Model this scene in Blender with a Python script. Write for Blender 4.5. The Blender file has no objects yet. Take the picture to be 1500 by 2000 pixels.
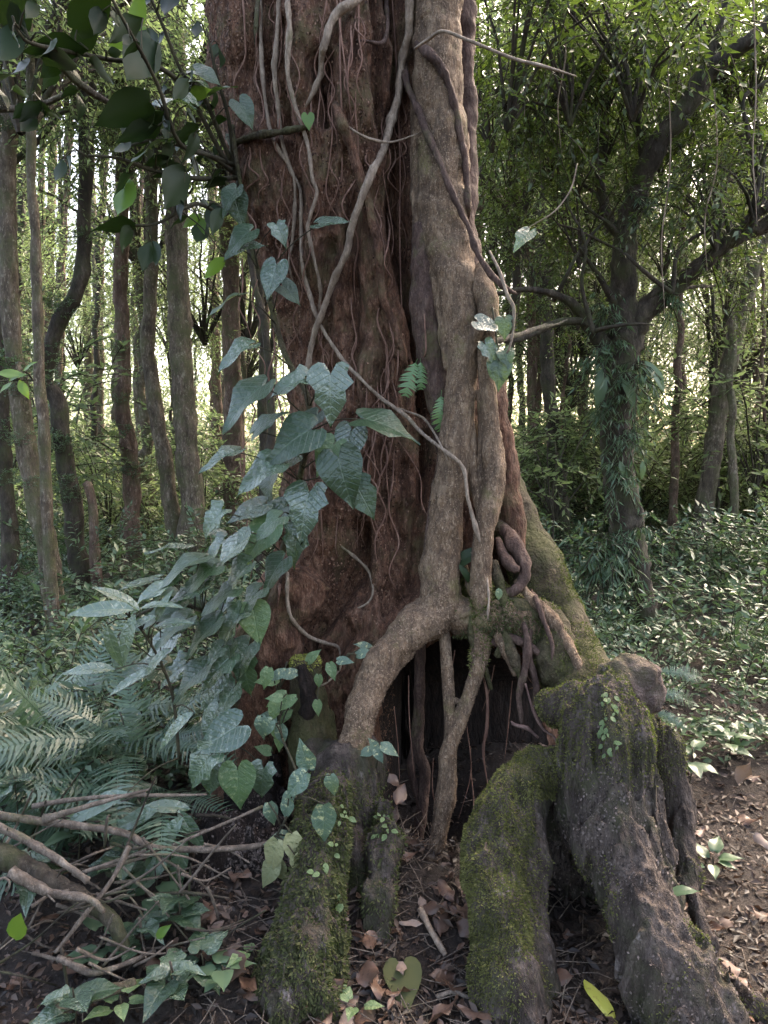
import bpy, math, random
import numpy as np
import openvdb
from mathutils import Vector, Matrix
from mathutils.bvhtree import BVHTree

random.seed(7)
rng = np.random.default_rng(7)
sc = bpy.context.scene
COL = sc.collection

# ------------------------------------------------------------------ camera, sky, sun, exposure
PITCH = math.radians(5.0)
CAMZ = 1.5
F = 24.0 / 36.0 * 2000.0
cam = bpy.data.cameras.new('camera')
cam.sensor_fit = 'VERTICAL'
cam.sensor_height = 36.0
cam.sensor_width = 27.0
cam.lens = 24.0
cam.clip_start = 0.05
cam.clip_end = 2000.0
cam_o = bpy.data.objects.new('camera', cam)
COL.objects.link(cam_o)
cam_o.location = (0, 0, CAMZ)
cam_o.rotation_euler = (math.pi / 2 - PITCH, 0, 0)
sc.camera = cam_o

SUN_DIR = Vector((0.42, 0.60, 0.78)).normalized()      # towards the light
world = bpy.data.worlds.new('World')
sc.world = world
world.use_nodes = True
wn = world.node_tree
wn.nodes.clear()
w_out = wn.nodes.new('ShaderNodeOutputWorld')
w_bg = wn.nodes.new('ShaderNodeBackground')
w_sky = wn.nodes.new('ShaderNodeTexSky')
w_sky.sky_type = 'NISHITA'
w_sky.sun_disc = False
w_sky.sun_elevation = math.asin(SUN_DIR.z)
w_sky.sun_rotation = math.atan2(SUN_DIR.x, SUN_DIR.y)
w_sky.air_density = 1.0
w_sky.dust_density = 5.0
w_sky.ozone_density = 1.0
w_bg.inputs['Strength'].default_value = 0.10
wn.links.new(w_sky.outputs[0], w_bg.inputs['Color'])
wn.links.new(w_bg.outputs[0], w_out.inputs['Surface'])

sun = bpy.data.lights.new('sun', 'SUN')
sun.energy = 0.9
sun.angle = math.radians(12)
sun.color = (1.0, 0.94, 0.86)
sun_o = bpy.data.objects.new('sun', sun)
COL.objects.link(sun_o)
sun_o.rotation_euler = SUN_DIR.to_track_quat('Z', 'Y').to_euler()
sun_o.location = (-5, -5, 12)

sc.view_settings.view_transform = 'Standard'
sc.view_settings.look = 'None'
sc.view_settings.exposure = 3.6
sc.view_settings.gamma = 1.0
sc.view_settings.use_white_balance = True
sc.view_settings.white_balance_temperature = 7500
sc.view_settings.white_balance_tint = 12
sc.view_settings.use_curve_mapping = False
sc.render.engine = 'CYCLES'
sc.cycles.use_denoising = True
sc.cycles.max_bounces = 5
sc.cycles.diffuse_bounces = 2
sc.cycles.glossy_bounces = 2
sc.cycles.transmission_bounces = 2
sc.cycles.caustics_reflective = False
sc.cycles.caustics_refractive = False
sc.cycles.use_adaptive_sampling = True
sc.cycles.adaptive_threshold = 0.02

# ------------------------------------------------------------------ helpers
SP, CP = math.sin(PITCH), math.cos(PITCH)

def ray(px, py):
    x = (px - 750.0) / F
    y = (1000.0 - py) / F
    return np.array((x, CP + y * SP, -SP + y * CP))

def W(px, py, Y):
    """the point of the place that lies Y metres ahead along this line of sight"""
    d = ray(px, py)
    t = Y / d[1]
    return np.array((d[0] * t, Y, CAMZ + d[2] * t))

def mpp(py, Y):
    return Y / (CP + (1000.0 - py) / F * SP) / F

def proj(P):
    P = np.asarray(P, float)
    z = P[..., 2] - CAMZ
    fwd = P[..., 1] * CP - z * SP
    up = P[..., 1] * SP + z * CP
    fwd = np.maximum(fwd, 1e-3)
    return 750 + F * P[..., 0] / fwd, 1000 - F * up / fwd

def _h(ix, iy, iz, s):
    h = (ix * 374761393 + iy * 668265263 + iz * 2147483647 + s * 1274126177) & 0xFFFFFFFF
    h = ((h ^ (h >> 13)) * 1274126177) & 0xFFFFFFFF
    h = ((h ^ (h >> 16)) * 2246822519) & 0xFFFFFFFF
    h = h ^ (h >> 15)
    return (h & 0xFFFFFF) / float(0x7FFFFF) - 1.0

def noise3(P, s=0):
    P = np.asarray(P, float)
    i = np.floor(P).astype(np.int64)
    f = P - i
    u = f * f * f * (f * (f * 6 - 15) + 10)
    r = 0
    for dx in (0, 1):
        wx = u[..., 0] if dx else 1 - u[..., 0]
        for dy in (0, 1):
            wy = u[..., 1] if dy else 1 - u[..., 1]
            for dz in (0, 1):
                wz = u[..., 2] if dz else 1 - u[..., 2]
                r = r + wx * wy * wz * _h(i[..., 0] + dx, i[..., 1] + dy, i[..., 2] + dz, s)
    return r

def fbm(P, oct=4, s=0, gain=0.5):
    P = np.asarray(P, float)
    a, t = 1.0, 0
    for k in range(oct):
        t = t + a * noise3(P * 2.0 ** k + 17.3 * k, s + k)
        a *= gain
    return t

def sstep(a, b, x):
    t = np.clip((x - a) / (b - a), 0, 1)
    return t * t * (3 - 2 * t)

def tagit(o, label=None, cat=None, group=None, kind=None):
    if label: o['label'] = label
    if cat: o['category'] = cat
    if group: o['group'] = group
    if kind: o['kind'] = kind
    return o

def make_mesh(name, V, Fs, mats, smooth=True, tint=None, midx=None):
    """V (n,3); Fs list of (m,k) index arrays with k = 3 or 4"""
    me = bpy.data.meshes.new(name)
    V = np.asarray(V, np.float32)
    if not isinstance(Fs, (list, tuple)): Fs = [Fs]
    Fs = [np.asarray(f, np.int32) for f in Fs if len(f)]
    loops = np.concatenate([f.ravel() for f in Fs])
    sizes = np.concatenate([np.full(len(f), f.shape[1], np.int32) for f in Fs])
    starts = np.concatenate([[0], np.cumsum(sizes)[:-1]]).astype(np.int32)
    me.vertices.add(len(V)); me.vertices.foreach_set('co', V.ravel())
    me.loops.add(len(loops)); me.loops.foreach_set('vertex_index', loops)
    me.polygons.add(len(sizes))
    me.polygons.foreach_set('loop_start', starts)
    me.polygons.foreach_set('loop_total', sizes)
    if smooth: me.polygons.foreach_set('use_smooth', np.ones(len(sizes), bool))
    if midx is not None: me.polygons.foreach_set('material_index', np.asarray(midx, np.int32))
    if tint is not None:
        a = me.attributes.new('tint', 'FLOAT', 'POINT')
        a.data.foreach_set('value', np.asarray(tint, np.float32))
    me.update(calc_edges=True)
    for m in (mats if isinstance(mats, (list, tuple)) else [mats]):
        me.materials.append(m)
    return me

def obj(name, me, parent=None, M=None):
    o = bpy.data.objects.new(name, me)
    COL.objects.link(o)
    if parent is not None: o.parent = parent
    if M is not None: o.matrix_basis = M
    return o

def empty(name, loc, label, cat, group=None):
    o = bpy.data.objects.new(name, None)
    o.empty_display_size = 0.1
    COL.objects.link(o)
    o.location = tuple(float(c) for c in loc)
    return tagit(o, label, cat, group)

def part(name, V, Fs, mat, root, **kw):
    """world-space geometry as a child of root"""
    off = np.array(root.location) if root is not None else np.zeros(3)
    return obj(name, make_mesh(name, np.asarray(V) - off, Fs, mat, **kw), root)

def resample(pts, rad, n):
    pts = np.asarray(pts, float); rad = np.asarray(rad, float)
    d = np.r_[0, np.cumsum(np.linalg.norm(np.diff(pts, axis=0), axis=1))]
    P = np.vstack([2 * pts[0] - pts[1], pts, 2 * pts[-1] - pts[-2]])
    t = np.linspace(0, d[-1], n)
    i = np.clip(np.searchsorted(d, t, 'right') - 1, 0, len(pts) - 2)
    u = ((t - d[i]) / np.maximum(d[i + 1] - d[i], 1e-9))[:, None]
    p0, p1, p2, p3 = P[i], P[i + 1], P[i + 2], P[i + 3]
    C = 0.5 * (2 * p1 + (p2 - p0) * u + (2 * p0 - 5 * p1 + 4 * p2 - p3) * u ** 2 + (3 * p1 - p0 - 3 * p2 + p3) * u ** 3)
    return C, np.interp(t, d, rad)

def tube(pts, rad, seg=12, step=0.02, amp=0.0, freq=8.0, wob=0.0, s=0, cap=True, knob=0.0):
    pts = np.asarray(pts, float)
    L = np.sum(np.linalg.norm(np.diff(pts, axis=0), axis=1))
    n = max(3, min(400, int(L / step) + 1))
    C, R = resample(pts, rad, n)
    if wob:
        q = C * (3.0)
        C = C + wob * np.stack([noise3(q, s + 31), noise3(q, s + 32), noise3(q, s + 33)], 1)
    T = np.gradient(C, axis=0)
    T /= np.linalg.norm(T, axis=1)[:, None] + 1e-12
    a = np.array((0, 0, 1.0)) if abs(T[0, 2]) < 0.9 else np.array((1.0, 0, 0))
    N = np.zeros_like(C)
    v = np.cross(T[0], a); v /= np.linalg.norm(v)
    for i in range(n):
        v = v - T[i] * (v @ T[i]); v /= np.linalg.norm(v) + 1e-12
        N[i] = v
    B = np.cross(T, N)
    th = np.linspace(0, 2 * math.pi, seg, endpoint=False)
    D = N[:, None] * np.cos(th)[None, :, None] + B[:, None] * np.sin(th)[None, :, None]
    RR = R[:, None] * np.ones(seg)
    P = C[:, None] + D * RR[..., None]
    if amp:
        nn = fbm(P * freq, 3, s)
        RR = RR * (1 + amp * nn)
    if knob:
        kk = noise3(C * 9.0, s + 5)
        RR = RR * (1 + knob * np.maximum(kk, 0)[:, None])
    P = C[:, None] + D * RR[..., None]
    V = P.reshape(-1, 3)
    i = np.arange(n - 1)[:, None] * seg
    j = np.arange(seg)[None]
    jn = (j + 1) % seg
    Q = np.stack([i + j, i + jn, i + seg + jn, i + seg + j], -1).reshape(-1, 4)
    Fs = [Q]
    if cap:
        V = np.vstack([V, C[0] - T[0] * R[0] * 0.4, C[-1] + T[-1] * R[-1] * 0.5])
        k0, k1 = len(V) - 2, len(V) - 1
        j = np.arange(seg)
        Fs.append(np.stack([np.full(seg, k0), (j + 1) % seg, j], -1))
        b = (n - 1) * seg
        Fs.append(np.stack([np.full(seg, k1), b + j, b + (j + 1) % seg], -1))
    return V, Fs

def merge(parts):
    Vs, q, t, off = [], [], [], 0
    for V, Fs in parts:
        Vs.append(V)
        for f in Fs:
            (q if f.shape[1] == 4 else t).append(f + off)
        off += len(V)
    out = []
    if q: out.append(np.concatenate(q))
    if t: out.append(np.concatenate(t))
    return np.concatenate(Vs), out

# ------------------------------------------------------------------ materials
def new_mat(name):
    m = bpy.data.materials.new(name)
    m.use_nodes = True
    nt = m.node_tree
    nt.nodes.clear()
    out = nt.nodes.new('ShaderNodeOutputMaterial')
    return m, nt, out

def nd(nt, typ, **kw):
    n = nt.nodes.new(typ)
    for k, v in kw.items():
        if k in n.inputs: n.inputs[k].default_value = v
        else: setattr(n, k, v)
    return n

def ramp(nt, fac, stops):
    r = nt.nodes.new('ShaderNodeValToRGB')
    e = r.color_ramp.elements
    while len(e) > len(stops): e.remove(e[-1])
    while len(e) < len(stops): e.new(0.5)
    for el, (p, c) in zip(e, stops):
        el.position = p
        el.color = (c, c, c, 1) if not hasattr(c, '__len__') else (*c, 1)
    nt.links.new(fac, r.inputs[0])
    return r.outputs[0]

def mixc(nt, fac, a, b, mode='MIX'):
    m = nt.nodes.new('ShaderNodeMix')
    m.data_type = 'RGBA'
    m.blend_type = mode
    m.clamp_factor = True
    for sock, v in ((m.inputs[0], fac), (m.inputs[6], a), (m.inputs[7], b)):
        if isinstance(v, bpy.types.NodeSocket): nt.links.new(v, sock)
        else: sock.default_value = v if not hasattr(v, '__len__') else (*v, 1)
    return m.outputs[2]

def tex(nt, co, kind, scale, detail=4, rough=0.6, stretch=None, dist=0.0):
    if stretch:
        mp = nt.nodes.new('ShaderNodeMapping')
        mp.inputs['Scale'].default_value = stretch
        nt.links.new(co, mp.inputs[0]); co = mp.outputs[0]
    if kind == 'noise':
        n = nd(nt, 'ShaderNodeTexNoise', Scale=scale, Detail=detail, Roughness=rough, Distortion=dist)
        nt.links.new(co, n.inputs['Vector'])
        return n.outputs[0]
    n = nd(nt, 'ShaderNodeTexVoronoi', Scale=scale)
    nt.links.new(co, n.inputs['Vector'])
    return n.outputs[0]

def bark(name, dark, mid, light, moss=(0.05, 0.06, 0.02), moss_amt=0.0, grain=90, flake=0.5, bump=0.6, stretch=(1, 1, 0.35), lichen=None, rough=0.85):
    m, nt, out = new_mat(name)
    geo = nd(nt, 'ShaderNodeNewGeometry')
    co = geo.outputs['Position']
    big = tex(nt, co, 'noise', 3.2, 5, 0.65, None, 0.4)
    med = tex(nt, co, 'noise', 16, 6, 0.7, stretch)
    fine = tex(nt, co, 'noise', grain, 4, 0.7, stretch)
    vor = tex(nt, co, 'noise', grain * 2.1, 3, 0.8, stretch)
    crk = tex(nt, co, 'voronoi', grain * 0.35, stretch=stretch)
    c = ramp(nt, med, [(0.28, dark), (0.5, mid), (0.74, light)])
    c = mixc(nt, ramp(nt, big, [(0.35, 0.0), (0.7, 0.75)]), c, mid)
    c2 = mixc(nt, ramp(nt, fine, [(0.3, 0.85), (0.62, 0.0)]), c, dark)
    c2 = mixc(nt, ramp(nt, vor, [(0.53, 0.0), (0.68, flake)]), c2, light)
    c2 = mixc(nt, ramp(nt, crk, [(0.45, 0.0), (0.75, 0.55)]), c2, dark)
    if moss_amt > 0:
        mn = tex(nt, co, 'noise', 5.0, 6, 0.72)
        c2 = mixc(nt, ramp(nt, mn, [(0.62 - 0.3 * moss_amt, 0.0), (0.78 - 0.25 * moss_amt, 0.9)]), c2, moss)
    if lichen:
        ln = tex(nt, co, 'noise', 9.0, 6, 0.75)
        c2 = mixc(nt, ramp(nt, ln, [(0.6, 0.0), (0.68, 0.7)]), c2, lichen)
    b = nd(nt, 'ShaderNodeBsdfPrincipled', Roughness=rough)
    b.inputs['Specular IOR Level'].default_value = 0.25
    nt.links.new(c2, b.inputs['Base Color'])
    add = nd(nt, 'ShaderNodeMath', operation='MULTIPLY_ADD')
    nt.links.new(med, add.inputs[0]); add.inputs[1].default_value = 1.6
    nt.links.new(fine, add.inputs[2])
    add2 = nd(nt, 'ShaderNodeMath', operation='MULTIPLY_ADD')
    nt.links.new(crk, add2.inputs[0]); add2.inputs[1].default_value = -0.9
    nt.links.new(add.outputs[0], add2.inputs[2])
    bp = nd(nt, 'ShaderNodeBump', Strength=bump, Distance=0.022)
    nt.links.new(add2.outputs[0], bp.inputs['Height'])
    nt.links.new(bp.outputs[0], b.inputs['Normal'])
    nt.links.new(b.outputs[0], out.inputs[0])
    return m

def leaf_mat(name, c0, c1, rough=0.38, trans=0.25, spots=None, spec=0.5, veins=False, tcol=None, objrand=0.35):
    """colour runs from c0 to c1 with the leaf's own tint"""
    m, nt, out = new_mat(name)
    at = nd(nt, 'ShaderNodeAttribute', attribute_name='tint')
    oi = nd(nt, 'ShaderNodeObjectInfo')
    mm = nd(nt, 'ShaderNodeMath', operation='MULTIPLY_ADD', use_clamp=True)
    nt.links.new(oi.outputs['Random'], mm.inputs[0]); mm.inputs[1].default_value = objrand
    nt.links.new(at.outputs['Fac'], mm.inputs[2])
    c = mixc(nt, mm.outputs[0], c0, c1)
    tc = nd(nt, 'ShaderNodeTexCoord')
    if spots:
        n = tex(nt, tc.outputs['Object'], 'noise', spots[1], 5, 0.75)
        c = mixc(nt, ramp(nt, n, [(0.56, 0.0), (0.64, spots[2])]), c, spots[0])
    b = nd(nt, 'ShaderNodeBsdfPrincipled', Roughness=rough)
    b.inputs['Specular IOR Level'].default_value = spec
    nt.links.new(c, b.inputs['Base Color'])
    if veins:
        n2 = tex(nt, tc.outputs['Object'], 'noise', 7, 3, 0.6)
        sx = nd(nt, 'ShaderNodeSeparateXYZ')
        nt.links.new(tc.outputs['Object'], sx.inputs[0])
        ab = nd(nt, 'ShaderNodeMath', operation='ABSOLUTE'); nt.links.new(sx.outputs[1], ab.inputs[0])
        sl = nd(nt, 'ShaderNodeMath', operation='MULTIPLY_ADD'); nt.links.new(ab.outputs[0], sl.inputs[0]); sl.inputs[1].default_value = -0.75; nt.links.new(sx.outputs[0], sl.inputs[2])
        fr = nd(nt, 'ShaderNodeMath', operation='MULTIPLY'); nt.links.new(sl.outputs[0], fr.inputs[0]); fr.inputs[1].default_value = 7.0
        pp = nd(nt, 'ShaderNodeMath', operation='PINGPONG'); nt.links.new(fr.outputs[0], pp.inputs[0]); pp.inputs[1].default_value = 0.5
        side = ramp(nt, pp.outputs[0], [(0.0, 1.0), (0.09, 0.0)])
        midr = ramp(nt, ab.outputs[0], [(0.006, 1.0), (0.022, 0.0)])
        vn = nd(nt, 'ShaderNodeMath', operation='MAXIMUM'); nt.links.new(side, vn.inputs[0]); nt.links.new(midr, vn.inputs[1])
        vf = nd(nt, 'ShaderNodeMath', operation='MULTIPLY'); nt.links.new(vn.outputs[0], vf.inputs[0]); vf.inputs[1].default_value = 0.2
        c = mixc(nt, vf.outputs[0], c, (0.14, 0.20, 0.12))
        nt.links.new(c, b.inputs['Base Color'])
        hh = nd(nt, 'ShaderNodeMath', operation='MULTIPLY_ADD'); nt.links.new(vn.outputs[0], hh.inputs[0]); hh.inputs[1].default_value = -0.18; nt.links.new(n2, hh.inputs[2])
        bp = nd(nt, 'ShaderNodeBump', Strength=0.6, Distance=0.012)
        nt.links.new(hh.outputs[0], bp.inputs['Height'])
        nt.links.new(bp.outputs[0], b.inputs['Normal'])
    if trans > 0:
        t = nd(nt, 'ShaderNodeBsdfTranslucent')
        tcx = mixc(nt, 0.75, c, tcol or (0.22, 0.36, 0.04))
        nt.links.new(tcx, t.inputs['Color'])
        mx = nd(nt, 'ShaderNodeMixShader')
        mx.inputs[0].default_value = trans
        nt.links.new(b.outputs[0], mx.inputs[1]); nt.links.new(t.outputs[0], mx.inputs[2])
        nt.links.new(mx.outputs[0], out.inputs[0])
    else:
        nt.links.new(b.outputs[0], out.inputs[0])
    return m

M_trunk = bark('trunk_bark', (0.022, 0.009, 0.005), (0.165, 0.076, 0.045), (0.34, 0.205, 0.145), moss=(0.115, 0.092, 0.045), moss_amt=0.38, grain=80, flake=0.55, bump=1.0)
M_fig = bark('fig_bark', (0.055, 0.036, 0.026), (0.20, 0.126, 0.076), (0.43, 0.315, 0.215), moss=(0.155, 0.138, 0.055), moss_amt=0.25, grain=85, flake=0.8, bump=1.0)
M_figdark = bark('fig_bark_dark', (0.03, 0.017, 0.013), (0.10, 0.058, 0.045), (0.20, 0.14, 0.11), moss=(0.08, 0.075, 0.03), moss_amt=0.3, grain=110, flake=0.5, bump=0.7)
M_vine = bark('vine_bark', (0.11, 0.078, 0.058), (0.28, 0.21, 0.155), (0.46, 0.38, 0.30), moss=(0.12, 0.11, 0.05), moss_amt=0.15, grain=120, flake=0.4, bump=0.4)
M_hair = bark('hair_root', (0.09, 0.045, 0.033), (0.23, 0.125, 0.09), (0.36, 0.24, 0.19), grain=120, flake=0.2, bump=0.3)
M_pink = bark('root_skin', (0.06, 0.033, 0.028), (0.18, 0.11, 0.092), (0.30, 0.21, 0.18), moss=(0.07, 0.07, 0.03), moss_amt=0.2, grain=100, flake=0.3, bump=0.4)
M_mossbark = bark('mossy_bark', (0.024, 0.018, 0.010), (0.085, 0.062, 0.036), (0.19, 0.15, 0.10), moss=(0.062, 0.062, 0.022), moss_amt=0.7, grain=70, flake=0.5, bump=1.0, stretch=(1, 1, 0.6))
M_stump = bark('stump_wood', (0.018, 0.012, 0.009), (0.078, 0.058, 0.048), (0.20, 0.16, 0.14), moss=(0.045, 0.046, 0.022), moss_amt=0.5, grain=60, flake=0.3, bump=1.0, stretch=(1, 1, 0.3), lichen=(0.22, 0.185, 0.17))
M_rot_shade = bark('rotten_wood_hollow_shade', (0.005, 0.003, 0.0025), (0.020, 0.012, 0.009), (0.055, 0.034, 0.026), grain=60, flake=0.3, bump=1.0, stretch=(1, 1, 0.3))  # rotten wood, kept near black to paint the trunk hollow's shade
M_bgbark = bark('forest_bark', (0.032, 0.023, 0.016), (0.14, 0.105, 0.075), (0.36, 0.30, 0.23), moss=(0.085, 0.088, 0.04), moss_amt=0.55, grain=26, flake=0.7, bump=1.0, lichen=(0.30, 0.27, 0.20))
M_bgred = bark('forest_bark_red', (0.05, 0.03, 0.022), (0.16, 0.10, 0.072), (0.34, 0.25, 0.20), moss=(0.085, 0.085, 0.04), moss_amt=0.45, grain=26, flake=0.7, bump=1.0)
M_bgdark = bark('forest_bark_dark', (0.014, 0.011, 0.008), (0.06, 0.046, 0.034), (0.15, 0.12, 0.09), moss=(0.045, 0.05, 0.02), moss_amt=0.5, grain=30, flake=0.4, bump=0.6)
M_branch = bark('dead_branch', (0.05, 0.037, 0.028), (0.145, 0.112, 0.088), (0.29, 0.245, 0.20), moss=(0.08, 0.08, 0.035), moss_amt=0.25, grain=90, flake=0.4, bump=0.5)
M_twig = bark('twig', (0.02, 0.016, 0.010), (0.05, 0.045, 0.025), (0.10, 0.09, 0.05), grain=90, flake=0.2, bump=0.2)

M_moss = leaf_mat('moss', (0.026, 0.025, 0.011), (0.150, 0.145, 0.055), rough=0.8, trans=0.15, spec=0.1, objrand=0.0)
M_mossy = leaf_mat('yellow_moss', (0.13, 0.13, 0.03), (0.36, 0.36, 0.10), rough=0.8, trans=0.15, spec=0.1, objrand=0.0)
M_mossdark = leaf_mat('dark_moss', (0.018, 0.018, 0.010), (0.085, 0.092, 0.040), rough=0.8, trans=0.1, spec=0.1, objrand=0.0)
M_climb = leaf_mat('climber_leaf', (0.022, 0.050, 0.030), (0.062, 0.100, 0.060), rough=0.24, trans=0.12, spots=((0.20, 0.24, 0.18), 5.0, 0.75), spec=1.0, veins=True)
M_climbp = leaf_mat('climber_leaf_pale', (0.07, 0.13, 0.055), (0.13, 0.20, 0.08), rough=0.4, trans=0.25, spots=((0.26, 0.30, 0.15), 7.0, 0.8), spec=0.6, veins=True)
M_varieg = leaf_mat('variegated_leaf', (0.05, 0.095, 0.07), (0.09, 0.14, 0.09), rough=0.4, trans=0.12, spots=((0.40, 0.40, 0.20), 4.5, 0.9), spec=0.6, veins=True)
M_varieg2 = leaf_mat('fading_leaf', (0.17, 0.18, 0.09), (0.30, 0.29, 0.15), rough=0.5, trans=0.15, spots=((0.10, 0.13, 0.07), 6, 0.7), spec=0.4, veins=True)
M_dark = leaf_mat('dark_leaf', (0.006, 0.012, 0.006), (0.020, 0.034, 0.012), rough=0.5, trans=0.06, spec=0.2, tcol=(0.10, 0.22, 0.02))
M_bright = leaf_mat('bright_leaf', (0.06, 0.13, 0.02), (0.12, 0.22, 0.04), rough=0.4, trans=0.4)
M_fern = leaf_mat('fern_leaf', (0.034, 0.070, 0.046), (0.075, 0.122, 0.078), rough=0.36, trans=0.2, spec=0.55, objrand=0.4)
M_crownA = leaf_mat('forest_leaf', (0.045, 0.07, 0.028), (0.15, 0.19, 0.07), rough=0.4, trans=0.48, spec=0.4, objrand=0.25, tcol=(0.23, 0.33, 0.13))
M_crownB = leaf_mat('forest_leaf_yellow', (0.042, 0.068, 0.028), (0.135, 0.165, 0.062), rough=0.45, trans=0.45, spec=0.35, objrand=0.25, tcol=(0.26, 0.34, 0.14))
M_crownD = leaf_mat('forest_leaf_dark', (0.018, 0.034, 0.016), (0.065, 0.095, 0.034), rough=0.38, trans=0.3, spec=0.45, objrand=0.25, tcol=(0.18, 0.28, 0.04))
M_under = leaf_mat('understorey_leaf', (0.030, 0.060, 0.038), (0.095, 0.145, 0.078), rough=0.33, trans=0.22, spec=0.35, objrand=0.3, tcol=(0.16, 0.28, 0.08))
M_dead = leaf_mat('dead_leaf', (0.022, 0.013, 0.009), (0.115, 0.066, 0.046), rough=0.45, trans=0.08, spec=0.35, tcol=(0.25, 0.13, 0.06), spots=((0.035, 0.022, 0.018), 9, 0.7), objrand=0.7)
M_deadp = leaf_mat('dead_leaf_pale', (0.11, 0.075, 0.062), (0.24, 0.18, 0.145), rough=0.6, trans=0.1, spec=0.35, tcol=(0.3, 0.2, 0.1), spots=((0.12, 0.07, 0.05), 9, 0.6), objrand=0.6)
M_litter = leaf_mat('litter', (0.012, 0.008, 0.006), (0.092, 0.058, 0.041), rough=0.5, trans=0.05, spec=0.3, tcol=(0.2, 0.1, 0.05), objrand=0.0)
M_yellow = leaf_mat('yellow_leaf', (0.36, 0.36, 0.05), (0.42, 0.40, 0.08), rough=0.5, trans=0.2, spots=((0.2, 0.13, 0.04), 7, 0.6))

def soil_mat():
    m, nt, out = new_mat('forest_soil')
    geo = nd(nt, 'ShaderNodeNewGeometry')
    co = geo.outputs['Position']
    n1 = tex(nt, co, 'noise', 4, 8, 0.75)
    n2 = tex(nt, co, 'noise', 45, 6, 0.75)
    v = tex(nt, co, 'voronoi', 60)
    c = ramp(nt, n2, [(0.3, (0.010, 0.007, 0.005)), (0.55, (0.036, 0.025, 0.019)), (0.78, (0.095, 0.068, 0.053))])
    c = mixc(nt, ramp(nt, n1, [(0.42, 0.0), (0.62, 0.6)]), c, (0.03, 0.022, 0.018))
    c = mixc(nt, ramp(nt, v, [(0.06, 0.5), (0.2, 0.0)]), c, (0.11, 0.075, 0.06))
    b = nd(nt, 'ShaderNodeBsdfPrincipled', Roughness=0.85)
    b.inputs['Specular IOR Level'].default_value = 0.3
    nt.links.new(c, b.inputs['Base Color'])
    bp = nd(nt, 'ShaderNodeBump', Strength=1.0, Distance=0.025)
    nt.links.new(n2, bp.inputs['Height'])
    nt.links.new(bp.outputs[0], b.inputs['Normal'])
    nt.links.new(b.outputs[0], out.inputs[0])
    return m
M_soil = soil_mat()

# ------------------------------------------------------------------ ground
def gz(x, y):
    x = np.asarray(x, float); y = np.asarray(y, float)
    P = np.stack([x, y, np.zeros_like(x)], -1)
    near = np.exp(-((x ** 2 + (y - 3) ** 2) / 60.0))
    z = 0.035 * fbm(P * 2.2, 4, 3) * (0.5 + near) + 0.12 * noise3(P * 0.3, 9) * (1 - near)
    z = z + 0.16 * np.exp(-((x - 0.1) ** 2 + (y - 3.1) ** 2) / 0.9)
    z = z + 0.13 * np.exp(-((x + 0.12) ** 2 + (y - 2.15) ** 2) / 0.10)
    z = z + 0.10 * np.exp(-((x + 1.5) ** 2 / 0.9 + (y - 2.4) ** 2 / 0.8))
    z = z - 0.42 * np.exp(-((x - 0.20) ** 2 / 0.10 + (y - 2.82) ** 2 / 0.075))
    z = z + 0.006 * np.maximum(y - 14, 0) ** 1.15
    return z

def build_ground():
    u = np.linspace(-1, 1, 240)
    xs = np.sinh(u * 6.2) / math.sinh(6.2) * 250
    xs = np.sign(u) * (np.abs(u) * 3.2 + (np.abs(u) ** 6) * 245)
    v = np.linspace(0, 1, 260)
    ys = -3 + v * 8.5 + (v ** 7) * 400
    X, Y = np.meshgrid(xs, ys)
    Z = gz(X, Y)
    V = np.stack([X, Y, Z], -1).reshape(-1, 3)
    nx = len(xs); ny = len(ys)
    i = np.arange(ny - 1)[:, None] * nx; j = np.arange(nx - 1)[None]
    Q = np.stack([i + j, i + j + 1, i + nx + j + 1, i + nx + j], -1).reshape(-1, 4)
    o = obj('ground', make_mesh('ground', V, Q, M_soil))
    o['kind'] = 'structure'
build_ground()

# ------------------------------------------------------------------ the great tree
YA = 3.2
OUT = np.array([(-700, 360, 880), (-300, 385, 886), (0, 408, 893), (200, 425, 904), (400, 475, 910), (600, 546, 925), (800, 584, 950), (900, 588, 968),
                (1000, 574, 992), (1100, 546, 1022), (1200, 508, 1060), (1300, 486, 1092), (1450, 460, 1120), (1650, 440, 1150)], float)

def poly_dist(px, py, poly):
    d = np.full(px.shape, 1e9)
    for (x0, y0), (x1, y1) in zip(poly[:-1], poly[1:]):
        vx, vy = x1 - x0, y1 - y0
        t = np.clip(((px - x0) * vx + (py - y0) * vy) / (vx * vx + vy * vy + 1e-9), 0, 1)
        d = np.minimum(d, np.hypot(px - x0 - t * vx, py - y0 - t * vy))
    return d

def inside(px, py, poly):
    c = np.zeros(px.shape, bool)
    n = len(poly)
    for i in range(n):
        x0, y0 = poly[i]; x1, y1 = poly[(i + 1) % n]
        m = ((y0 > py) != (y1 > py)) & (px < (x1 - x0) * (py - y0) / (y1 - y0 + 1e-9) + x0)
        c ^= m
    return c

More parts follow.
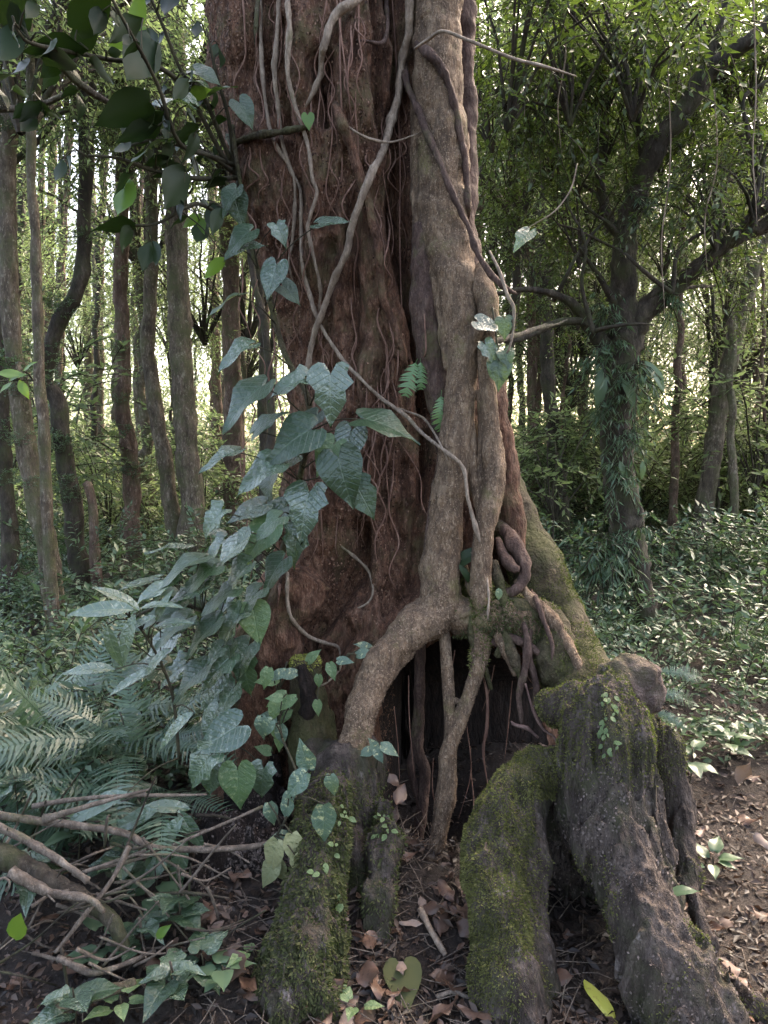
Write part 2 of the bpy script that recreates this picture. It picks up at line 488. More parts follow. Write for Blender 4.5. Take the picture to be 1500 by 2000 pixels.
GROOVES = [  # line in the bark, half width, depth
    ([(500, -60), (505, 60), (492, 130), (512, 200)], 20, 0.15),
    ([(548, 40), (545, 160), (560, 240), (585, 330), (590, 480)], 11, 0.05),
    ([(622, 120), (628, 198), (640, 230)], 20, 0.12),
    ([(735, -80), (742, 60), (738, 165), (760, 260)], 16, 0.10),
    ([(790, -60), (800, 120), (795, 280), (790, 400), (803, 520), (815, 600), (838, 700), (850, 800)], 22, 0.20),
    ([(700, 330), (690, 450), (700, 560), (690, 700), (700, 820)], 14, 0.06),
    ([(640, 480), (640, 620), (620, 700)], 11, 0.04),
    ([(760, 560), (752, 700), (745, 820), (750, 940)], 10, 0.035),
    ([(840, 860), (832, 960), (815, 1080), (790, 1180)], 18, 0.08),
    ([(705, 1040), (690, 1120), (645, 1190), (600, 1245), (560, 1330)], 24, 0.13),
    ([(575, 480), (590, 600), (585, 720)], 12, 0.04),
    ([(680, 1000), (700, 900), (690, 820)], 12, 0.03),
    ([(780, 1000), (770, 1100), (750, 1200)], 12, 0.04),
    ([(560, 1380), (620, 1300), (680, 1240)], 20, 0.06),
]
RIDGES = [
    ([(640, 900), (632, 1040), (610, 1120), (560, 1190), (520, 1300), (480, 1420)], 55, 0.13),
    ([(440, -80), (450, 200), (500, 420)], 40, 0.05),
    ([(660, 240), (690, 300), (715, 400), (740, 500), (750, 600), (780, 690)], 16, 0.05),
    ([(600, 250), (620, 420), (610, 560)], 25, 0.03),
    ([(720, 720), (735, 900), (745, 1050)], 40, 0.04),
    ([(690, 60), (700, 200), (730, 330)], 32, 0.04),
    ([(930, 820), (960, 950), (1000, 1100), (1050, 1220)], 45, 0.09),
]
CAVITY = [(705, 1500), (712, 1400), (745, 1335), (800, 1285), (858, 1250), (930, 1235), (1000, 1250), (1070, 1290), (1130, 1340), (1190, 1400), (1230, 1640), (1230, 2300), (640, 2300), (690, 1640)]

def build_trunk(root):
    nz = 470
    py = np.linspace(1660, -620, nz)
    zs = np.array([W(750, p, YA)[2] for p in py])
    L = np.array([W(np.interp(p, OUT[:, 0], OUT[:, 1]), p, YA)[0] for p in py])
    R = np.array([W(np.interp(p, OUT[:, 0], OUT[:, 2]), p, YA)[0] for p in py])
    cx = (L + R) / 2
    a = (R - L) / 2 * 0.985
    nt_ = 430
    t = np.linspace(0, 1, nt_, endpoint=False)
    th = 2 * math.pi * t + 0.55 * np.sin(2 * math.pi * t * 1.0 + math.pi / 2 * 0) * 0
    # more columns on the side towards +(-Y)
    th = -math.pi / 2 + (2 * math.pi * (t - 0.5)) - 0.62 * np.sin(2 * math.pi * (t - 0.5))
    ct, st = np.cos(th), np.sin(th)
    base = np.zeros((nz, nt_, 3))
    base[..., 0] = cx[:, None] + a[:, None] * ct
    base[..., 1] = YA + 0.95 * a[:, None] * st
    base[..., 2] = zs[:, None]
    dirn = np.zeros_like(base)
    dirn[..., 0] = ct; dirn[..., 1] = st
    px, pp = proj(base)
    front = sstep(0.15, 0.45, -dirn[..., 1])
    disp = np.zeros((nz, nt_))
    jit = 7 * noise3(base * 9, 51)
    for poly, w, d in GROOVES:
        q = poly_dist(px + jit, pp, poly) / w
        disp -= d * np.exp(-q * q) * front
    for poly, w, d in RIDGES:
        q = poly_dist(px, pp, poly) / w
        disp += d * np.exp(-q * q) * front
    # bark relief
    S = base.copy(); S[..., 2] *= 0.3
    disp += 0.035 * fbm(S * 3.0, 3, 11) + 0.022 * fbm(S * 10, 3, 12) + 0.013 * fbm(base * (34, 34, 16), 3, 13)
    rid = 1 - np.abs(fbm(S * (11, 11, 9), 2, 15))
    disp += 0.016 * rid * front
    disp -= 0.035 * sstep(0.25, 0.7, fbm(base * (7, 7, 2.2), 3, 19)) * front
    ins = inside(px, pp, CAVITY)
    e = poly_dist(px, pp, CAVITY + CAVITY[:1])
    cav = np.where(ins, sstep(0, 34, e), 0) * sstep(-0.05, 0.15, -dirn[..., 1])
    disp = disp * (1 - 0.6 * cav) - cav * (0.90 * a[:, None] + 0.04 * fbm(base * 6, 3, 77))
    P = base + dirn * disp[..., None]
    V = P.reshape(-1, 3)
    i = np.arange(nz - 1)[:, None] * nt_
    j = np.arange(nt_)[None]; jn = (j + 1) % nt_
    Q = np.stack([i + j, i + jn, i + nt_ + jn, i + nt_ + j], -1).reshape(-1, 4)
    fc = cav.reshape(-1)[Q[:, 0]] > 0.25  # faces inside the hollow get the near-black colour as painted shade
    part('trunk', V, [Q], [M_trunk, M_rot_shade], root, midx=fc.astype(int))
    return V, Q

tree_root = empty('giant_forest_tree', (0.0, YA, 0.0), 'giant reddish brown forest tree with fluted trunk and a hollow at its foot', 'tree')
TV, TQ = build_trunk(tree_root)
hug_parts = [(TV, [TQ])]
bvh = None
def rebuild_bvh():
    global bvh
    V, Fs = merge(hug_parts)
    polys = []
    for f in Fs: polys += f.tolist()
    bvh = BVHTree.FromPolygons([tuple(v) for v in V.tolist()], polys)

def hug(px, py, off=0.0, default=2.72):
    d = Vector(ray(px, py)).normalized()
    hit = bvh.ray_cast(Vector((0, 0, CAMZ)), d)
    if hit[0] is None or hit[0].y > 3.4:
        return W(px, py, default)
    p = hit[0] - d * off
    return np.array(p)
rebuild_bvh()

def ptube(spec, **kw):
    """spec: list of (px, py, depth, width in the same units)"""
    pts = [W(a, b, c) for a, b, c, w in spec]
    rad = [0.5 * w * mpp(b, c) for a, b, c, w in spec]
    return tube(pts, rad, **kw)

# large roots that spread from the trunk (parts of the great tree)
def root_part(spec, mat, root, name='root', seg=28, step=0.014, amp=0.22, freq=11, s=0, wob=0.012):
    V, Fs = ptube(spec, seg=seg, step=step, amp=amp, freq=freq, s=s, wob=wob)
    hug_parts.append((V, Fs))
    part(name, V, Fs, mat, root)
    return V, Fs

FLARE = root_part([(965, 880, 3.0, 60), (1000, 1000, 2.86, 95), (1040, 1110, 2.74, 112), (1082, 1215, 2.6, 120), (1118, 1300, 2.45, 135), (1150, 1380, 2.3, 150), (1180, 1500, 2.2, 150)], M_mossbark, tree_root, s=3, amp=0.13, freq=9)
FLARE2 = root_part([(930, 1130, 2.72, 60), (975, 1190, 2.60, 95), (1030, 1215, 2.52, 95), (1080, 1255, 2.45, 100), (1105, 1330, 2.36, 90)], M_mossbark, tree_root, s=4, amp=0.2, freq=14)
root_part([(600, 1120, 2.62, 90), (540, 1230, 2.60, 110), (500, 1360, 2.58, 120), (470, 1500, 2.5, 110), (440, 1600, 2.4, 80)], M_trunk, tree_root, s=5)

# ------------------------------------------------------------------ the strangler fig that grips it
fig = empty('strangler_fig', W(862, 1480, 2.5) * (1, 1, 0), 'pale brown strangler fig gripping the right of the giant trunk on arching legs', 'tree')
def fig_part(name, spec, mat=M_fig, **kw):
    kw.setdefault('seg', 22); kw.setdefault('amp', 0.16); kw.setdefault('freq', 14); kw.setdefault('wob', 0.008)
    V, Fs = ptube(spec, step=0.012, **kw)
    hug_parts.append((V, Fs))
    return part(name, V, Fs, mat, fig), V, Fs

_, FA_V, FA_F = fig_part('stem', [(848, -420, 2.80, 104), (850, -100, 2.80, 98), (853, 100, 2.78, 92), (860, 300, 2.76, 100), (870, 450, 2.72, 104), (893, 560, 2.64, 78), (904, 700, 2.60, 60), (893, 850, 2.58, 64), (873, 1000, 2.56, 70), (860, 1100, 2.54, 74), (858, 1200, 2.52, 90)], seg=40, s=1, amp=0.13, freq=13, wob=0.006)
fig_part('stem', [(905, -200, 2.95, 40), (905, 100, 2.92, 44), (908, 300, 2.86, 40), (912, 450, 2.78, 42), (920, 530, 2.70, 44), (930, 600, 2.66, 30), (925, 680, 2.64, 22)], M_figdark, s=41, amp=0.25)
fig_part('stem', [(812, 200, 2.80, 22), (818, 320, 2.78, 34), (822, 420, 2.75, 40), (845, 520, 2.70, 44), (872, 620, 2.64, 36), (880, 720, 2.60, 26)], M_fig, s=42, amp=0.2)
fig_part('stem', [(885, 760, 2.57, 16), (880, 850, 2.555, 24), (866, 950, 2.54, 26), (845, 1060, 2.53, 26), (838, 1150, 2.52, 28)], M_fig, s=43, amp=0.2)
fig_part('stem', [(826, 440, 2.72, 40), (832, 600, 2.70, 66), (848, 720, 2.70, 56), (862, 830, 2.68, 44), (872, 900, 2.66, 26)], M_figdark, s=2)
_, FB_V, FB_F = fig_part('leg', [(870, 1140, 2.54, 70), (848, 1195, 2.50, 88), (800, 1232, 2.45, 76), (748, 1290, 2.38, 68), (712, 1365, 2.31, 62), (694, 1440, 2.26, 62), (688, 1500, 2.24, 72)], seg=36, s=3, amp=0.2, freq=14, wob=0.008)
_, FC_V, FC_F = fig_part('leg', [(862, 1160, 2.53, 70), (905, 1205, 2.50, 60), (950, 1215, 2.47, 72), (1000, 1215, 2.45, 70), (1050, 1240, 2.42, 50)], seg=24, s=4, amp=0.3)
_, FD_V, FD_F = fig_part('stem', [(937, 520, 2.64, 20), (941, 560, 2.60, 42), (955, 612, 2.56, 40), (946, 700, 2.55, 32), (952, 780, 2.55, 36), (962, 880, 2.55, 44), (964, 950, 2.54, 46), (948, 1040, 2.50, 38), (942, 1140, 2.46, 42), (942, 1240, 2.42, 40), (932, 1310, 2.39, 30), (900, 1400, 2.36, 28), (880, 1460, 2.34, 32), (872, 1560, 2.31, 38), (852, 1650, 2.27, 32), (835, 1700, 2.25, 22)], s=5)
fig_part('stem', [(956, 610, 2.55, 22), (932, 650, 2.54, 26), (912, 700, 2.55, 26), (905, 770, 2.56, 24), (920, 850, 2.56, 21), (930, 940, 2.54, 18), (942, 1010, 2.52, 14), (946, 1050, 2.50, 10)], s=6, seg=14)
fig_part('stem', [(935, 760, 2.57, 14), (940, 850, 2.56, 16), (938, 950, 2.54, 16), (948, 1030, 2.51, 12)], s=16, seg=12)
fig_part('stem', [(985, 700, 2.95, 10), (972, 780, 2.75, 40), (985, 900, 2.72, 52), (1000, 1010, 2.68, 50), (1010, 1090, 2.62, 30)], M_trunk, s=17, seg=18)
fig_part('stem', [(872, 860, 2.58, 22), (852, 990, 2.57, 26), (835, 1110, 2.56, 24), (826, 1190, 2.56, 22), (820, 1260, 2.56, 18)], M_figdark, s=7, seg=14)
fig_part('prop_root', [(868, 1220, 2.50, 22), (876, 1320, 2.42, 23), (880, 1390, 2.37, 22), (878, 1450, 2.34, 20), (880, 1490, 2.33, 16)], s=8, seg=14)
fig_part('prop_root', [(876, 1360, 2.39, 12), (892, 1368, 2.38, 14), (910, 1372, 2.365, 12)], s=9, seg=10)
fig_part('prop_root', [(872, 1520, 2.33, 14), (858, 1590, 2.29, 20), (845, 1650, 2.26, 18), (838, 1690, 2.25, 12)], s=10, seg=12)
fig_part('prop_root', [(822, 1230, 2.58, 22), (818, 1380, 2.60, 22), (814, 1460, 2.60, 24), (828, 1500, 2.59, 22), (826, 1560, 2.58, 24), (818, 1640, 2.56, 22)], M_figdark, s=11, seg=14)
fig_part('prop_root', [(816, 1440, 2.60, 14), (806, 1490, 2.59, 16), (812, 1540, 2.58, 14), (824, 1570, 2.57, 12)], M_figdark, s=12, seg=12)
fig_part('loop_root', [(975, 1020, 2.66, 20), (1005, 1060, 2.55, 30), (1024, 1100, 2.50, 26), (1020, 1135, 2.47, 25), (1000, 1155, 2.46, 24), (975, 1168, 2.50, 22)], M_figdark, s=13, seg=18, amp=0.38, freq=20)
fig_part('loop_root', [(970, 1050, 2.58, 12), (985, 1085, 2.52, 22), (1010, 1112, 2.47, 24)], M_figdark, s=14, seg=16, amp=0.3, freq=22)
fig_part('loop_root', [(950, 1185, 2.48, 22), (1000, 1182, 2.45, 32), (1040, 1205, 2.44, 34), (1068, 1240, 2.44, 26)], M_mossbark, s=15, seg=18, amp=0.35, freq=20)
for k, sp_ in enumerate([[(905, 1080, 2.54, 10), (925, 1150, 2.48, 18), (960, 1210, 2.42, 22), (985, 1270, 2.38, 18), (1005, 1320, 2.36, 10)],
                         [(960, 1100, 2.50, 14), (975, 1160, 2.46, 20), (990, 1230, 2.41, 20), (975, 1290, 2.38, 14)],
                         [(880, 1185, 2.50, 14), (915, 1225, 2.46, 24), (960, 1250, 2.41, 26), (1010, 1250, 2.38, 22), (1060, 1280, 2.36, 16)],
                         [(1005, 1130, 2.50, 14), (1040, 1170, 2.44, 24), (1080, 1215, 2.40, 26), (1110, 1270, 2.34, 22), (1130, 1320, 2.28, 16)],
                         [(930, 1180, 2.46, 16), (925, 1240, 2.42, 16), (945, 1290, 2.40, 12), (960, 1340, 2.40, 7)],
                         [(1040, 1210, 2.41, 14), (1030, 1270, 2.37, 16), (1045, 1330, 2.34, 12), (1040, 1380, 2.33, 6)],
                         [(850, 1180, 2.50, 14), (890, 1210, 2.46, 20), (930, 1200, 2.44, 20), (970, 1185, 2.44, 16), (1010, 1190, 2.44, 12)]]):
    fig_part('lattice_root', sp_, (M_fig, M_mossbark, M_figdark)[k % 3], s=60 + k, seg=12, amp=0.3, freq=24, wob=0.014)
rebuild_bvh()

# ------------------------------------------------------------------ stumps and old roots, blended shapes
def sdf_mesh(caps, voxel=0.008, k=0.02, amp=0.012, freq=14, s=0, zs=1.0, sub=(), ridge=0.0):
    P0 = np.array([c[0] for c in caps]); P1 = np.array([c[1] for c in caps])
    rm = max(max(c[2], c[3]) for c in caps)
    lo = np.minimum(P0.min(0), P1.min(0)) - rm - 0.06
    hi = np.maximum(P0.max(0), P1.max(0)) + rm + 0.06
    n = np.ceil((hi - lo) / voxel).astype(int) + 1
    ax = [lo[i] + voxel * np.arange(n[i]) for i in range(3)]
    G = np.stack(np.meshgrid(*ax, indexing='ij'), -1)
    def dist(c):
        a, b, r0, r1 = np.array(c[0]), np.array(c[1]), c[2], c[3]
        ab = b - a
        t = np.clip(((G - a) @ ab) / (ab @ ab + 1e-12), 0, 1)
        return np.linalg.norm(G - a - t[..., None] * ab, axis=-1) - (r0 + (r1 - r0) * t)
    acc = 0
    for c in caps:
        acc = acc + np.exp(np.clip(-dist(c) / k, -60, 60))
    d = -k * np.log(acc + 1e-30)
    nb = np.abs(d) < 0.07
    Gs = G[nb] * (1, 1, zs)
    d[nb] = d[nb] + amp * fbm(Gs * freq, 3, s) + amp * 1.4 * noise3(Gs * freq * 0.4, s + 9)
    if ridge:
        d[nb] += ridge * (np.abs(noise3(G[nb] * (22, 22, 2.2), s + 3)) + 0.5 * np.abs(noise3(G[nb] * (48, 48, 5), s + 4)))
    for c in sub:
        d = np.maximum(d, -dist(c))
    d = np.clip(d, -3 * voxel, 3 * voxel)
    g = openvdb.FloatGrid(3 * voxel)
    g.copyFromArray(np.ascontiguousarray(d.astype(np.float32)))
    pts, tris, quads = g.convertToPolygons(0.0, 0.0)
    V = lo + voxel * np.asarray(pts, float)
    Q = np.asarray(quads, np.int64)
    A, B, C = V[Q[:, 0]], V[Q[:, 1]], V[Q[:, 2]]
    if np.sum(np.cross(B - A, C - A) * (A - V.mean(0))) < 0: Q = Q[:, ::-1]
    Fs = [Q]
    if len(tris): Fs.append(np.asarray(tris, np.int64))
    return V, Fs

def caps_px(lines, pull=0.0):
    out = []
    for ln in lines:
        ln = [(x, y, d - pull * float(sstep(1450, 1960, y)), w) for x, y, d, w in ln]
        for (x0, y0, d0, w0), (x1, y1, d1, w1) in zip(ln[:-1], ln[1:]):
            out.append((W(x0, y0, d0), W(x1, y1, d1), 0.5 * w0 * mpp(y0, d0), 0.5 * w1 * mpp(y1, d1)))
    return out

def surf_samples(V, Fs, n, keep):
    """random points on a surface, with normals, where keep(P, N) in 0..1 allows"""
    T = []
    for f in Fs:
        if f.shape[1] == 4: T += [f[:, [0, 1, 2]], f[:, [0, 2, 3]]]
        else: T.append(f)
    T = np.concatenate(T)
    A, B, C = V[T[:, 0]], V[T[:, 1]], V[T[:, 2]]
    N = np.cross(B - A, C - A); ar = np.linalg.norm(N, axis=1)
    idx = rng.choice(len(T), n, p=ar / ar.sum())
    u, v = rng.random(n), rng.random(n)
    m = u + v > 1; u[m] = 1 - u[m]; v[m] = 1 - v[m]
    P = A[idx] + u[:, None] * (B[idx] - A[idx]) + v[:, None] * (C[idx] - A[idx])
    NN = N[idx] / (ar[idx][:, None] + 1e-12)
    k = rng.random(n) < keep(P, NN)
    return P[k], NN[k]

def moss_geo(P, N, size=(0.008, 0.02), lean=(0, 0, -0.35)):
    n = len(P)
    r = rng.normal(size=(n, 3))
    T = N * 0.8 + 0.7 * r + np.array(lean)
    T /= np.linalg.norm(T, axis=1)[:, None]
    S = np.cross(T, rng.normal(size=(n, 3))); S /= np.linalg.norm(S, axis=1)[:, None]
    L = rng.uniform(size[0], size[1], n)[:, None]
    wv = L * rng.uniform(0.10, 0.24, n)[:, None]
    base = P - N * 0.002
    V = np.stack([base - S * wv * 0.5, base + T * L * 0.5 - S * wv, base + T * L, base + T * L * 0.5 + S * wv], 1).reshape(-1, 3)
    Q = np.arange(n)[:, None] * 4 + np.arange(4)[None]
    clump = 0.5 + 0.5 * fbm(P * 22, 3, 40)
    tint = np.clip(0.25 + 0.55 * clump + rng.normal(0, 0.15, n), 0, 1)
    return V, Q, np.repeat(tint, 4)

def moss_part(V, Fs, n, keep, root, mat=M_moss, **kw):
    P, N = surf_samples(V, Fs, n, keep)
    v, q, t = moss_geo(P, N, **kw)
    o = part('moss', v, q, mat, root, smooth=False, tint=t)
    o['kind'] = 'stuff'
    return o

# right stump
rs = empty('old_stump', W(1250, 1800, 1.95) * (1, 1, 0), 'broad grey brown buttress stump with a mossy cap and a dark hole below', 'stump')
caps = caps_px([
    [(1185, 1372, 2.08, 130), (1200, 1430, 2.05, 160), (1190, 1520, 2.02, 150), (1200, 1640, 1.98, 170), (1245, 1760, 1.92, 165), (1300, 1880, 1.87, 170), (1350, 1985, 1.83, 190), (1360, 2130, 1.83, 210)],
    [(1135, 1395, 2.10, 70), (1125, 1470, 2.10, 70), (1130, 1600, 2.10, 80), (1150, 1680, 2.06, 90)],
    [(1195, 1330, 2.12, 80), (1250, 1320, 2.14, 60)],
    [(1255, 1420, 2.14, 90), (1290, 1460, 2.16, 70), (1325, 1600, 2.14, 60), (1345, 1720, 2.08, 62), (1385, 1850, 2.0, 62), (1450, 1945, 1.92, 56), (1530, 2030, 1.85, 48)],
    [(1240, 1500, 2.05, 110), (1275, 1650, 2.02, 80), (1310, 1760, 1.95, 70), (1370, 1880, 1.88, 56)],
    [(1085, 1385, 2.2, 90), (1130, 1370, 2.15, 100)],
    [(1075, 1520, 2.26, 80), (1090, 1620, 2.28, 90), (1100, 1690, 2.28, 80)],
    [(1100, 1690, 2.34, 110), (1120, 1800, 2.38, 130), (1130, 1900, 2.42, 140), (1130, 2010, 2.42, 140)],
    [(1190, 1720, 2.26, 110), (1230, 1850, 2.28, 120), (1240, 1980, 2.28, 120)],
    [(1150, 1560, 2.2, 110), (1180, 1680, 2.16, 110), (1230, 1780, 2.10, 90)],
    [(1300, 1950, 1.83, 120), (1420, 2060, 1.75, 120)],
], 0.17)
RS_V, RS_F = sdf_mesh(caps, k=0.014, amp=0.013, freq=15, s=21, zs=0.25, ridge=0.030, voxel=0.007)
part('wood', RS_V, RS_F, M_stump, rs)
def keep_rs(P, N):
    px, py = proj(P)
    n = fbm(P * 7, 3, 60)
    cap = sstep(1540, 1440, py + 60 * n)
    low = 0.55 * sstep(0.1, 0.5, n) * sstep(1640, 1760, py)
    return np.clip((cap * (0.55 + 0.8 * sstep(-0.5, 0.3, n)) + low) * sstep(-0.9, 0.1, N[:, 2] + 0.6), 0, 1)
moss_part(RS_V, RS_F, 240000, keep_rs, rs, size=(0.004, 0.013), lean=(0, 0, -0.4))
knob_caps = caps_px([[(1195, 1322, 2.13, 50), (1250, 1312, 2.13, 62)], [(1250, 1316, 2.13, 58), (1262, 1345, 2.14, 48)], [(1215, 1345, 2.10, 60), (1258, 1370, 2.12, 60)]])
kV, kF = sdf_mesh(knob_caps, voxel=0.005, k=0.010, amp=0.012, freq=20, s=25, ridge=0.012)
part('broken_knob', kV, kF, bark('knob_wood', (0.05, 0.032, 0.026), (0.15, 0.105, 0.09), (0.30, 0.23, 0.20), moss=(0.07, 0.065, 0.03), moss_amt=0.4, grain=60, flake=0.6, bump=1.0, stretch=(1, 1, 1)), rs)

# middle mossy root
mr = empty('mossy_root_column', W(990, 1900, 1.95) * (1, 1, 0), 'curved root column thick with green moss between the hollow and the buttress stump', 'root')
caps = caps_px([
    [(1050, 1492, 2.14, 62), (1012, 1545, 2.10, 92), (978, 1620, 2.06, 100), (962, 1700, 2.02, 104), (975, 1800, 1.97, 112), (988, 1900, 1.93, 128), (1000, 2010, 1.91, 150), (1000, 2150, 1.91, 170)],
    [(1045, 1490, 2.14, 55), (1085, 1505, 2.14, 50), (1125, 1495, 2.14, 50)],
    [(1035, 1560, 2.12, 70), (1030, 1700, 2.06, 70), (1045, 1850, 1.99, 70), (1060, 1990, 1.96, 75), (1060, 2100, 1.96, 75)],
], 0.22)
MR_V, MR_F = sdf_mesh(caps, k=0.018, amp=0.010, freq=14, s=33, zs=0.5, ridge=0.016)
part('wood', MR_V, MR_F, M_stump, mr)
def keep_mr(P, N):
    px, py = proj(P)
    n = fbm(P * 8, 3, 61)
    side = sstep(1075, 1010, px + 35 * n - (py < 1560) * 60)
    return np.clip(side * (0.5 + 0.8 * sstep(-0.5, 0.4, n)) * (1 - 0.75 * sstep(1830, 1960, py + 60 * n)), 0, 1)
moss_part(MR_V, MR_F, 190000, keep_mr, mr, size=(0.004, 0.013), lean=(0, 0, -0.5))

# left mossy stump
ls = empty('mossy_stump', W(610, 1880, 1.95) * (1, 1, 0), 'ragged stump shaggy with dark green moss below the arching fig leg', 'stump')
caps = caps_px([
    [(636, 1550, 2.10, 84), (624, 1640, 2.05, 110), (616, 1740, 2.0, 122), (604, 1840, 1.96, 140), (592, 1930, 1.93, 160), (584, 2080, 1.93, 190)],
    [(596, 1570, 2.08, 44), (586, 1720, 2.0, 62), (566, 1900, 1.97, 74), (552, 2040, 1.97, 84)],
    [(690, 1490, 2.28, 120), (690, 1570, 2.24, 110), (690, 1680, 2.2, 80), (692, 1800, 2.16, 70), (692, 1960, 2.14, 90)],
    [(752, 1575, 2.16, 55), (752, 1660, 2.12, 62), (745, 1760, 2.08, 66), (740, 1850, 2.06, 66), (735, 1960, 2.06, 80)],
    [(620, 1470, 2.35, 90), (650, 1520, 2.25, 100)],
], 0.2)
LS_V, LS_F = sdf_mesh(caps, k=0.016, amp=0.014, freq=15, s=44, zs=0.5, ridge=0.03)
part('wood', LS_V, LS_F, M_stump, ls)
def keep_ls(P, N):
    px, py = proj(P)
    n = fbm(P * 8, 3, 62)
    gap = np.exp(-((px - 705) / 22.0) ** 2) * sstep(1560, 1620, py)
    top = np.exp(-((px - 690) / 50.0) ** 2 - ((py - 1510) / 50.0) ** 2)
    return np.clip((0.12 + 1.0 * sstep(-0.35, 0.35, n)) * (1 - 0.9 * gap) * (1 - 0.8 * top) * sstep(1480, 1540, py), 0, 1)
moss_part(LS_V, LS_F, 170000, keep_ls, ls, mat=M_mossdark, size=(0.005, 0.020), lean=(0, 0, -1.0))
# brighter cushions of moss on it
def keep_ls2(P, N):
    px, py = proj(P)
    c = np.exp(-((px - 672) / 22.0) ** 2 - ((py - 1588) / 28.0) ** 2) + np.exp(-((px - 752) / 26.0) ** 2 - ((py - 1590) / 40.0) ** 2) + 0.5 * np.exp(-((px - 620) / 60.0) ** 2 - ((py - 1560) / 50.0) ** 2)
    return np.clip(c, 0, 1)
moss_part(LS_V, LS_F, 110000, keep_ls2, ls, mat=M_moss, size=(0.004, 0.013))

# short post stump
ps = empty('broken_post_stump', W(603, 1470, 2.42), 'short upright broken stub topped with yellow green moss', 'stump')
caps = caps_px([[(598, 1300, 2.42, 62), (602, 1360, 2.42, 66), (606, 1440, 2.40, 78), (612, 1530, 2.38, 100)], [(640, 1400, 2.44, 30), (645, 1500, 2.42, 50)]])
PS_V, PS_F = sdf_mesh(caps, voxel=0.006, k=0.008, amp=0.008, freq=18, s=55, zs=0.4, sub=caps_px([[(596, 1215, 2.40, 150), (600, 1212, 2.44, 150)]]))
pcol = proj(PS_V)
part('wood', PS_V, PS_F, M_mossbark, ps)
moss_part(PS_V, PS_F, 40000, lambda P, N: sstep(1318, 1285, proj(P)[1] + 14 * noise3(P * 30, 4)), ps, mat=M_mossy, size=(0.004, 0.012))
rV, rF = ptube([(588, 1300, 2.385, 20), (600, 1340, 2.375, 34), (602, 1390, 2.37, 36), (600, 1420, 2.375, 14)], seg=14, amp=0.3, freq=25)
part('rotten_face', rV, rF, M_rot_shade, ps)

# rotten bank to the left of the mossy stump
rb = empty('rotten_root_mass', W(460, 1850, 2.1) * (1, 1, 0), 'dark rotten root mass with a black hollow left of the shaggy mossy stump', 'root')
caps = caps_px([
    [(430, 1640, 2.25, 120), (410, 1760, 2.2, 90), (400, 1880, 2.12, 70)],
    [(420, 1640, 2.3, 100), (500, 1650, 2.3, 130), (560, 1690, 2.25, 110), (560, 1840, 2.1, 80)],
    [(480, 1500, 2.5, 130), (500, 1600, 2.4, 150)],
], 0.2)
RB_V, RB_F = sdf_mesh(caps, k=0.02, amp=0.022, freq=13, s=66, zs=0.4, ridge=0.04)
part('wood', RB_V, RB_F, M_rot_shade, rb)

# moss on the great tree's flaring roots, and on the fig's right side
def keep_fl(P, N):
    px, py = proj(P)
    n = fbm(P * 8, 3, 63)
    return np.clip(sstep(1020, 1180, py + 60 * n) * sstep(-0.25, 0.35, n + 0.25 * N[:, 2]), 0, 1) * 0.9
moss_part(FLARE[0], FLARE[1], 130000, keep_fl, tree_root, size=(0.003, 0.011))
moss_part(FLARE2[0], FLARE2[1], 90000, lambda P, N: np.clip(0.45 + fbm(P * 9, 3, 64), 0, 1), tree_root, mat=M_moss, size=(0.004, 0.014), lean=(0, 0, -0.7))
def keep_fd(P, N):
    px, py = proj(P)
    return np.clip(sstep(1120, 1180, py) * sstep(1330, 1240, py) * (0.5 + fbm(P * 12, 2, 65)), 0, 1)
moss_part(FD_V, FD_F, 30000, keep_fd, fig, mat=M_moss, size=(0.006, 0.02), lean=(0, 0, -0.6))
moss_part(FC_V, FC_F, 20000, lambda P, N: np.clip(0.1 + fbm(P * 10, 3, 66) + sstep(930, 1000, proj(P)[0]) * 0.5, 0, 1), fig, mat=M_mossdark, size=(0.005, 0.018), lean=(0, 0, -0.6))

# ------------------------------------------------------------------ leaf shapes
OVALP = [(1.0, 0.0), (0.93, 0.03), (0.82, 0.09), (0.66, 0.17), (0.48, 0.225), (0.30, 0.22), (0.14, 0.14), (0.0, 0.01)]
HEART = [(1.0, 0.0), (0.86, 0.075), (0.70, 0.19), (0.52, 0.31), (0.34, 0.40), (0.16, 0.45), (-0.02, 0.44), (-0.16, 0.36), (-0.24, 0.24), (-0.22, 0.12), (-0.05, 0.015)]
LANCE = [(1.0, 0.0), (0.88, 0.05), (0.70, 0.115), (0.50, 0.155), (0.30, 0.15), (0.14, 0.10), (0.0, 0.01)]
OVAL = [(1.0, 0.0), (0.92, 0.07), (0.76, 0.20), (0.55, 0.29), (0.34, 0.29), (0.15, 0.20), (0.0, 0.01)]
POINTED = [(1.0, 0.0), (0.88, 0.05), (0.70, 0.16), (0.48, 0.27), (0.28, 0.31), (0.10, 0.25), (-0.06, 0.14), (-0.02, 0.01)]

